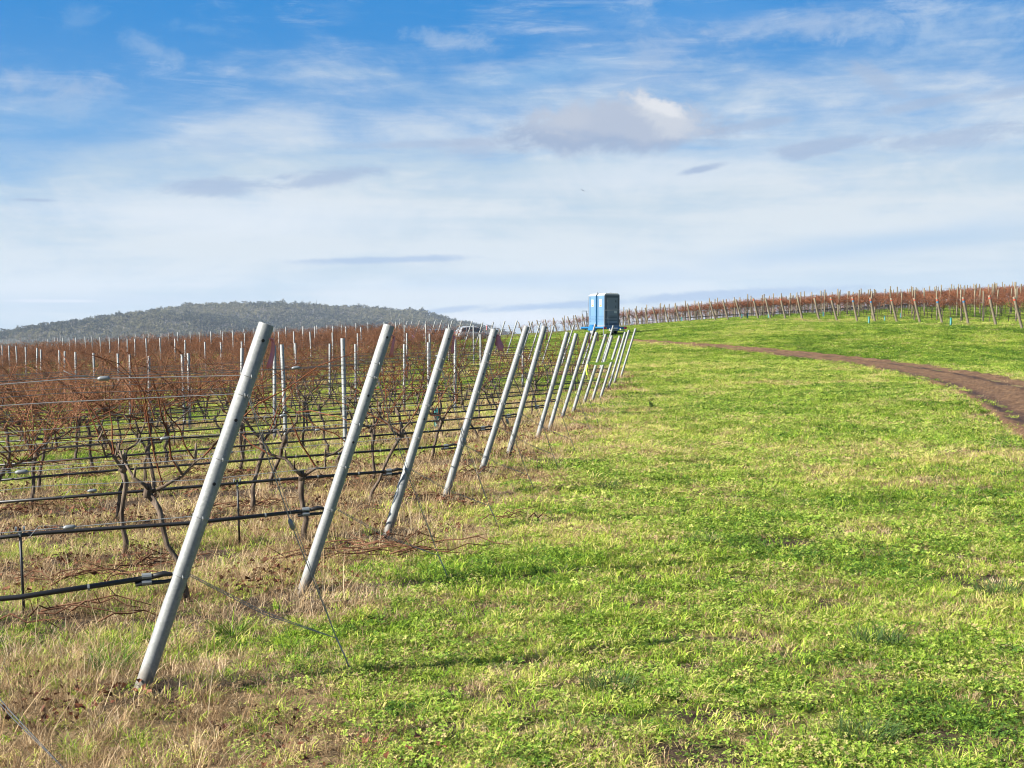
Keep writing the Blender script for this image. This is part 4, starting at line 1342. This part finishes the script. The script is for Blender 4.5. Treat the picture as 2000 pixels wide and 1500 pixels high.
# ------------------------------------------------------------------ prunings, tussocks
def build_small_plants():
    r = np.random.default_rng(15)
    # pruned canes dropped on the ground
    piles = [((90, 1000), 10, .9, 'in the second vine row at the picture edge'), ((480, 1000), 12, .9, 'around the trunks of the third vine row'), ((330, 1110), 9, .8, 'under the hose between the two closest posts'), ((600, 960), 9, .8, 'between two trunks of the fourth vine row'), ((820, 985), 8, .6, 'between the third and fourth end posts'), ((150, 940), 12, 1.0, 'in the fourth row near the picture edge'), ((120, 1225), 7, .7, 'on bare soil below the closest hose stake'), ((700, 1085), 16, 1.1, 'under the second and third end posts'), ((130, 1140), 10, .8, 'under the hose of the nearest vine row'), ((440, 935), 12, 1.0, 'among trunks behind the nearest post'),
             ((1020, 1022), 4, .45, 'alone on green grass right of the post line'), ((690, 905), 10, .8, 'along the fourth vine row'), ((930, 935), 6, .6, 'at the foot of the fifth post'), ((300, 905), 10, 1.0, 'in the alley left of the nearest post')]
    for (px, n, w, lab) in piles:
        c = hit(*px); m = MB()
        for k in range(n):
            a = r.normal(.25, .5); L = r.uniform(.3, .9) * w
            s = np.array([r.normal(0, w * .3), r.normal(0, w * .16), 0])
            pts = []
            for q in range(6):
                t = q / 5; bx = s[0] + math.cos(a) * L * (t - .5); by = s[1] + math.sin(a) * L * (t - .5) + .05 * math.sin(t * 3 + k)
                h = gz(c[0] + bx, c[1] + by) - c[2] + .02 + .05 * r.uniform() + .07 * math.sin(math.pi * t) * r.uniform()
                pts.append((bx, by, h))
            m.tube(pts, [.006, .0056, .005, .0045, .004, .0025], 5)
            b0 = pts[r.integers(1, 4)]
            m.tube([b0, (b0[0] + r.normal(0, .12), b0[1] + r.normal(0, .08), b0[2] + r.uniform(.02, .1))], [.004, .002], 4)
        o = m.obj('pruned_canes', M['cane_dead'], None, tuple(c), True)
        tag(o, f'red brown pruned vine canes lying {lab}', 'pruned canes', 'heaps of pruned canes')
    tus = [((450, 1245), .9, 0, 'bright green grass tussock beside the nearest leaning post'), ((1372, 1062), .8, 1, 'dark green tussock with a bare patch beside it mid lawn'),
           ((1712, 1262), 1.0, 1, 'broad dark green tussock on the open lawn ringed by straw'), ((1190, 1345), .9, 1, 'grey green tussock low on the lawn right of the guy anchor'),
           ((1950, 1158), 1.0, 1, 'flattened dark tussock at the lawn edge of the picture'), ((1190, 955), 1.0, 1, 'dark weedy tussock right of the fifth end post'),
           ((1690, 1440), .9, 1, 'small grey green tussock at the very front of the lawn'), ((215, 1320), .9, 0, 'leafy green tussock in straw left of the nearest post foot')]
    ms = [blades('grass_tussock', BLADE_G, 120, .09, .10, .26, .0034, .75, .7, 201, 4), blades('grass_tussock', TUSS, 190, .13, .07, .19, .0026, .7, .6, 202, 4)]
    for k, (px, sc, kd, lab) in enumerate(tus):
        p = hit(*px)
        me = ms[kd]
        o = link_obj('grass_tussock', me, None, tuple(p)); o.rotation_euler = (0, 0, k * 1.3); o.scale = (sc * 1.1, sc * 1.1, sc * .9)
        tag(o, lab, 'grass tussock', 'grass tussocks')

# ------------------------------------------------------------------ far hill
def build_hill():
    def profile(xs, ys):
        return lambda x: np.interp(x, xs, ys)
    prof_back = profile([-600, 150, 200, 260, 330, 400, 480, 560, 620, 680, 740, 800, 850, 900, 950, 1000, 1100], [700, 660, 640, 622, 607, 598, 593, 593, 598, 603, 607, 613, 622, 632, 641, 650, 690])
    prof_front = profile([-1100, -500, 0, 60, 125, 200, 260, 310, 360, 420, 470, 520, 600], [720, 668, 657, 652, 643, 632, 624, 619, 618, 624, 633, 645, 690])
    soil = principled('hill_scrub', [(.3, (.018, .022, .012)), (.6, (.03, .034, .018)), (.8, (.06, .055, .03))], 1, 0, (.02,))
    r = np.random.default_rng(4)
    P = []
    for (prof, Yc, wid, x0, x1, nm, dx) in ((prof_back, 2500., 700., -100, 1060, 'hill', 0), (prof_front, 2050., 420., -420, 590, 'hill', 0)):
        xs = np.linspace(x0, x1, 150); ys = np.linspace(-1, 1, 40)
        def height(X, v):
            px = 1000 + X / Yc * F
            top = CAMZ + (650 - prof(px)) / F * Yc - (10.0 if wid > 500 else 4.0)
            return -30 + (top + 30) * np.cos(v * math.pi / 2) ** 1.3 + 26 * (fbm(X * .006, v * 2.5, 2, 3) - .5) * (np.abs(v) > .04) + 5 * (fbm(X * .012, v * 6, 2) - .5)
        X = (xs - 1000) / F * Yc
        XX, VV = np.meshgrid(X, ys)
        Z = height(XX, VV); YY = Yc + VV * wid
        i = np.arange(Z.size).reshape(Z.shape)
        q = np.stack([i[:-1, :-1], i[:-1, 1:], i[1:, 1:], i[1:, :-1]], -1).reshape(-1, 4)
        me = bpy.data.meshes.new(nm)
        me.from_pydata(np.stack([XX.ravel(), YY.ravel(), Z.ravel()], 1).tolist(), [], q.tolist())
        me.materials.append(soil); me.polygons.foreach_set('use_smooth', [True] * len(me.polygons)); me.update()
        tag(link_obj('hill', me), kind='structure')
        n = 10500 if wid > 500 else 5200
        tx = r.uniform(X[0], X[-1], n); tv = r.uniform(-.8, .12, n)
        tz = height(tx, tv)
        k = tz > -12
        P.append(np.stack([tx, Yc + tv * wid, tz], 1)[k])
    front = np.concatenate([np.full(len(a), float(k)) for k, a in enumerate(P)])
    P = np.concatenate(P); n = len(P)
    # small eucalypts: tapered trunk, limbs and a ragged crown of leaf clumps
    bark = principled('eucalypt_bark', (.25, .22, .19), .9)
    leaf = leaf_mat('eucalypt_leaf', [(0, (.018, .026, .014)), (.5, (.07, .078, .038)), (1, (.18, .165, .085))], .25, varamt=1.2)
    ms = []
    for s in range(6):
        q = np.random.default_rng(300 + s)
        b = MB(); H = q.uniform(8, 11)
        b.tube([(0, 0, -1), (q.normal(0, .2), q.normal(0, .2), H * .5), (q.normal(0, .4), q.normal(0, .4), H * .9)], [.28, .2, .06], 5, 0)
        nb = len(b.f)
        shade = [0.5] * b.n
        for c in range(q.integers(5, 8)):
            cc = np.array([q.normal(0, 1.5), q.normal(0, 1.5), H * q.uniform(.5, 1.0)])
            b.tube([(0, 0, H * .45), tuple(cc)], [.1, .03], 3, 0); shade += [.5] * 6
            rad = q.uniform(.9, 1.7); sh = q.uniform()
            for l in range(26):
                p = cc + q.normal(0, .55, 3) * rad * np.array([1, 1, .7])
                nrm = Vector(q.normal(0, 1, 3) + np.array([0, 0, .6])).normalized(); t1 = nrm.orthogonal().normalized(); t2 = nrm.cross(t1); z = q.uniform(.25, .55)
                pv = Vector(p)
                b.add([pv + t1 * z, pv + t2 * z, pv - t1 * z, pv - t2 * z], [(0, 1, 2, 3)], 1); shade += [min(1, max(0, sh + q.normal(0, .15)))] * 4
        me = b.mesh('eucalypt', [bark, leaf])
        set_attr(me, 'shade', 'FLOAT', np.array(shade, np.float32))
        ms.append(me)
    col = make_col('eucalypts', ms)
    rot = np.zeros((n, 3)); rot[:, 2] = r.uniform(0, 6.28, n)
    scl = r.uniform(.45, 1.25, n) * np.where(r.uniform(size=n) < .05, 1.3, 1) * 1.2
    tint = np.clip(.34 + 3.0 * (fbm(P[:, 0] * .009, P[:, 1] * .009 + P[:, 2] * .02, 61) - .5) + r.normal(0, .24, n) - .22 * front, 0, 1)  # nearer ridge tinted darker, standing in for shade that sets the ridges apart
    scatter('forest', P, r.integers(0, 6, n), rot, scl, tint, col, 'grey green eucalypt forest covering the distant hill', 'forest')
    p = at_depth(618, 597, 2500.)
    m = MB(); m.tube([(0, 0, -10), (0, 0, 12)], [.45, .2], 5); m.box((0, 0, 9), (2.6, .3, .3)); m.box((0, 0, 6.5), (1.6, .3, .3))
    tag(m.obj('radio_mast', M['galv'], None, tuple(p)), 'tiny radio mast on top of the forested hill', 'mast')
    # light aircraft
    p = at_depth(1138, 371.5, 3000.)
    pm = principled('aircraft_paint', (.10, .11, .2), .5)
    b = MB(); b.tube([(-4, 0, .3), (-3, 0, .2), (0, 0, 0), (2.4, 0, -.1), (3.6, 0, -.2)], [.15, .35, .75, .75, .2], 10)
    T = b.obj('aeroplane', pm, None, tuple(p), True); T.rotation_euler = (.25, .18, .5)
    w = MB(); w.box((.4, 0, .5), (1.4, 10.5, .16)); w.obj('wing', pm, T)
    t = MB(); t.box((-3.6, 0, .45), (.8, 3.2, .1)); prism(t, [(-4.1, .3), (-3.1, .3), (-3.9, 1.7), (-4.3, 1.7)], -.06, .06); t.obj('tail', pm, T)
    tag(T, 'tiny dark aeroplane flying in the pale cloud', 'aeroplane')

# ------------------------------------------------------------------ sky, sun, haze, camera
def srgb(r, g, b):
    f = lambda c: ((c / 255) / 12.92) if c / 255 <= .04045 else (((c / 255) + .055) / 1.055) ** 2.4
    return np.array([f(r), f(g), f(b)])

SUN_EL, SUN_DIR = math.radians(33), np.array([-.93, -.37])
def build_sky():
    w = bpy.data.worlds.new('World'); scene.world = w; w.use_nodes = True
    nt = w.node_tree; nt.nodes.clear(); g = G(nt)
    out = g.n('ShaderNodeOutputWorld'); bg = g.n('ShaderNodeBackground'); bg.inputs[1].default_value = SKY
    sky = g.n('ShaderNodeTexSky'); sky.sky_type = 'NISHITA'; sky.sun_disc = False
    sky.sun_elevation = SUN_EL; sky.sun_rotation = math.atan2(SUN_DIR[0], SUN_DIR[1]) % (2 * math.pi)
    sky.air_density = 1.0; sky.dust_density = .3; sky.ozone_density = 3.0; sky.altitude = 100
    co = g.n('ShaderNodeTexCoord').outputs['Generated']
    sep = g.n('ShaderNodeSeparateXYZ'); g.link(co, sep.inputs[0]); x, y, z = sep.outputs
    az = g.math('ARCTAN2', x, y)
    el = g.math('ARCSINE', z)
    k = 1 / (SKY * 2 ** EXPO)
    def C(*rgb):
        v = srgb(*rgb) * k; return (float(v[0]), float(v[1]), float(v[2]))
    def px2(x, y):
        a = math.atan((x - 1000) / F); e = math.atan((650 - y) / F * math.cos(a)); return a, e
    comb = g.n('ShaderNodeCombineXYZ'); g.link(az, comb.inputs[0]); g.link(el, comb.inputs[1]); uv = comb.outputs[0]
    def tex(scale, rot, sc, det=6, rough=.58, dist=0.0, off=(0, 0, 0)):
        mp = g.n('ShaderNodeMapping'); mp.inputs['Scale'].default_value = sc; mp.inputs['Rotation'].default_value = (0, 0, rot); mp.inputs['Location'].default_value = off
        g.link(uv, mp.inputs[0]); return g.noise(mp.outputs[0], scale, det, rough, dist)
    streak = tex(8, math.radians(-17), (.8, 3.6, 1), 10, .6, .5)
    streak2 = tex(22, math.radians(-24), (.6, 4.2, 1), 10, .68, .8, (3, 1, 0))
    lump = tex(8, 0, (1, 1.8, 1), 10, .62, .6, (5, 2, 0))
    fine = tex(34, math.radians(-6), (.55, 1.5, 1), 12, .72, .5, (1, 7, 0))
    puff = tex(30, 0, (.9, 1.25, 1), 12, .66, .3, (4, 9, 0))
    band = tex(5, math.radians(-5), (.5, 5.5, 1), 6, .55, .2, (2, 3, 0))
    # clear blue: the physical sky, deepened overhead
    blue = g.mix(g.sstep(el, .10, .30), sky.outputs[0], C(44, 134, 214))
    blue = g.mix(.92, sky.outputs[0], g.mix(g.sstep(el, .02, .25), C(150, 195, 232), C(0, 134, 212)))
    blue = g.mix(g.sstep(el, .35, .8), blue, sky.outputs[0])
    # white veil of high cloud thickening towards the horizon, with streaky edge
    ramp_h = g.math('SUBTRACT', .225, el)                                   # >0 low in the sky
    tilt = g.math('MULTIPLY', g.math('SUBTRACT', g.sstep(az, -.42, -.02), 1.0), .055)
    e = g.math('ADD', g.math('ADD', ramp_h, tilt), g.math('ADD', g.math('MULTIPLY', g.math('SUBTRACT', streak, .5), .18), g.math('MULTIPLY', g.math('SUBTRACT', lump, .5), .13)))
    e = g.math('ADD', e, g.math('MULTIPLY', g.math('SUBTRACT', streak2, .5), .09))
    veil = g.math('MULTIPLY', g.sstep(e, -.03, .14), .95)
    vt = g.mix(g.sstep(g.math('ADD', band, g.math('MULTIPLY', g.math('SUBTRACT', lump, .5), .5)), .38, .62), C(199, 216, 228), C(222, 230, 235))
    c = g.mix(veil, blue, vt)
    def blob(c, cx, cy, rx, ry, rot, col, op, rag=1.5, soft=.9, tx=None):
        a, b = px2(cx, cy); rx, ry = rx / F, ry / F
        dx = g.math('SUBTRACT', az, a); dy = g.math('SUBTRACT', el, b)
        cr, sr = math.cos(rot), math.sin(rot)
        p = g.math('DIVIDE', g.math('ADD', g.math('MULTIPLY', dx, cr), g.math('MULTIPLY', dy, sr)), rx)
        q = g.math('DIVIDE', g.math('ADD', g.math('MULTIPLY', dx, -sr), g.math('MULTIPLY', dy, cr)), ry)
        d = g.math('SQRT', g.math('ADD', g.math('MULTIPLY', p, p), g.math('MULTIPLY', q, q)))
        v = g.math('ADD', g.math('SUBTRACT', 1.0, d), g.math('MULTIPLY', g.math('SUBTRACT', tx or fine, .5), rag * 2))
        f = g.math('MULTIPLY', g.sstep(v, 0, soft), op)
        f = g.math('MULTIPLY', f, g.sstep(y, .0, .2))
        return g.mix(f, c, col), f
    # broad blue gaps and bright banks
    for (cx, cy, rx, ry, rot, col, op) in ((1720, 478, 520, 42, .10, C(176, 205, 232), .75), (1100, 545, 420, 26, .03, C(190, 212, 234), .5), (250, 590, 420, 26, .0, C(196, 214, 232), .5),
                                           (1150, 622, 500, 24, .02, C(236, 240, 246), .8), (500, 425, 620, 60, .0, C(228, 236, 245), .6), (1250, 345, 420, 50, .05, C(226, 234, 244), .5),
                                           (140, 250, 260, 60, .1, C(92, 164, 224), .55), (1350, 30, 260, 50, .05, C(70, 150, 220), .7), (1060, 150, 240, 40, .2, C(120, 178, 228), .4)):
        c, _ = blob(c, cx, cy, rx, ry, rot, col, op, .55, 1.0, lump)
    # smoky blue-grey cloud scraps and small puffs
    gb = C(166, 186, 214); gl = C(178, 192, 215)
    for (cx, cy, rx, ry, rot, col, op) in ((420, 368, 140, 22, .02, gb, .75), (640, 352, 150, 22, .16, gb, .8), (820, 285, 230, 12, .04, gb, .6), (930, 290, 120, 24, .1, gl, .5), (420, 290, 90, 20, -.2, C(176, 200, 226), .6),
                                           (1600, 290, 140, 22, .14, gb, .85), (1850, 275, 170, 26, .05, gb, .75), (1800, 205, 140, 12, .17, gb, .6), (1960, 185, 100, 14, .15, gb, .6), (1370, 332, 62, 9, .2, gb, .9),
                                           (1480, 245, 90, 12, .12, gb, .7), (1710, 160, 60, 26, -.5, gb, .6), (760, 508, 220, 10, .03, C(168, 192, 222), .8), (70, 392, 60, 5, .0, gb, .8), (1430, 576, 330, 14, .05, C(164, 188, 218), .85), (1080, 598, 190, 10, .06, C(164, 190, 222), .8),
                                           (860, 607, 120, 9, .1, C(172, 194, 222), .8), (120, 588, 110, 5, 0, C(228, 234, 242), .8),
                                           ):
        c, _ = blob(c, cx, cy, rx, ry, rot, col, op, .8 if ry < 15 else 1.3, .7)
    for (cx, cy, rx, ry, rot, col, op) in ((110, 168, 150, 34, .05, C(170, 193, 222), .5), (125, 218, 90, 34, -.3, C(158, 188, 222), .4), (165, 50, 60, 28, .2, C(130, 174, 220), .35), (390, 60, 80, 16, 0, C(130, 176, 222), .35),
                                           (315, 103, 100, 26, -.4, C(150, 184, 222), .55), (1255, 50, 80, 50, -.5, C(140, 178, 220), .6), (1280, 105, 90, 60, -.6, C(168, 192, 222), .55), (1600, 55, 260, 44, .05, C(165, 190, 222), .6), (1850, 60, 260, 60, .1, C(172, 200, 230), .5), (890, 86, 100, 24, -.1, C(168, 194, 224), .55)):
        c, _ = blob(c, cx, cy, rx, ry, rot, col, op, 2.2, 1.3, puff)
    # thin fibrous cirrus drawn across the blue
    ci = g.math('MULTIPLY', g.sstep(streak2, .5, .72), g.math('MULTIPLY', g.sstep(lump, .45, .62), .22))
    c = g.mix(g.math('MULTIPLY', ci, g.sstep(el, .08, .14)), c, C(222, 232, 243))
    # the one cumulus: grey underside, lit crown
    c, _ = blob(c, 1190, 262, 275, 52, .02, C(158, 177, 206), .95, .9, .6, puff)
    c, _ = blob(c, 1215, 238, 215, 52, -.02, C(180, 192, 212), .95, .9, .6, puff)
    c, _ = blob(c, 1110, 236, 90, 34, .1, C(192, 201, 216), .7, 1.1, .9, puff)
    c, _ = blob(c, 1295, 226, 95, 40, -.45, C(204, 211, 222), .95, 1.0, .6, puff)
    c, _ = blob(c, 1290, 212, 60, 20, -.3, C(226, 229, 234), .95, 1.2, .55, puff)
    g.link(c, bg.inputs[0]); g.link(bg.outputs[0], out.inputs[0])
    # sun
    L = bpy.data.lights.new('sun', 'SUN'); L.energy = 5.0; L.angle = math.radians(.53); L.color = (1, .94, .84)
    o = bpy.data.objects.new('sun', L); COL.objects.link(o)
    d = Vector((SUN_DIR[0] * math.cos(SUN_EL), SUN_DIR[1] * math.cos(SUN_EL), math.sin(SUN_EL)))
    o.rotation_euler = d.to_track_quat('Z', 'Y').to_euler(); o.location = (-20, -10, 30)

HAZE = 0.9e-4
def build_haze():
    if not HAZE: return
    b = MB(); b.box((0, 1400, 55), (5200, 5000, 190))
    m, nt, out = newmat('haze_air'); g = G(nt)
    v = g.n('ShaderNodeVolumePrincipled'); v.inputs['Density'].default_value = HAZE; v.inputs['Color'].default_value = (.6, .73, .93, 1); v.inputs['Anisotropy'].default_value = .0
    g.link(v.outputs[0], out.inputs['Volume'])
    tag(b.obj('haze', m), 'thin pale blue haze in the air', 'haze', None, 'stuff')

def build_camera():
    cam = bpy.data.cameras.new('camera'); cam.sensor_width = 36; cam.lens = 36 * F / 2000; cam.clip_end = 20000; cam.clip_start = .05
    o = bpy.data.objects.new('camera', cam); COL.objects.link(o)
    o.location = (0, 0, CAMZ); o.rotation_euler = (math.pi / 2 - PITCH, 0, 0)
    scene.camera = o

build_ground(); build_track()
build_left_trellis(); build_vines(); build_right_trellis()
build_trailer(); build_cars(); build_small_plants()
build_cover()
build_hill()
build_sky(); build_haze(); build_camera()
vs = scene.view_settings
vs.view_transform = 'Standard'; vs.look = 'None'; vs.exposure = EXPO; vs.gamma = 1; vs.use_curve_mapping = False
scene.render.film_transparent = False
scene.cycles.use_denoising = True
scene.cycles.pixel_filter_type = 'BLACKMAN_HARRIS'
scene.cycles.filter_width = 1.1
scene.cycles.max_bounces = 6; scene.cycles.diffuse_bounces = 3; scene.cycles.transparent_max_bounces = 4
scene.cycles.volume_bounces = 0
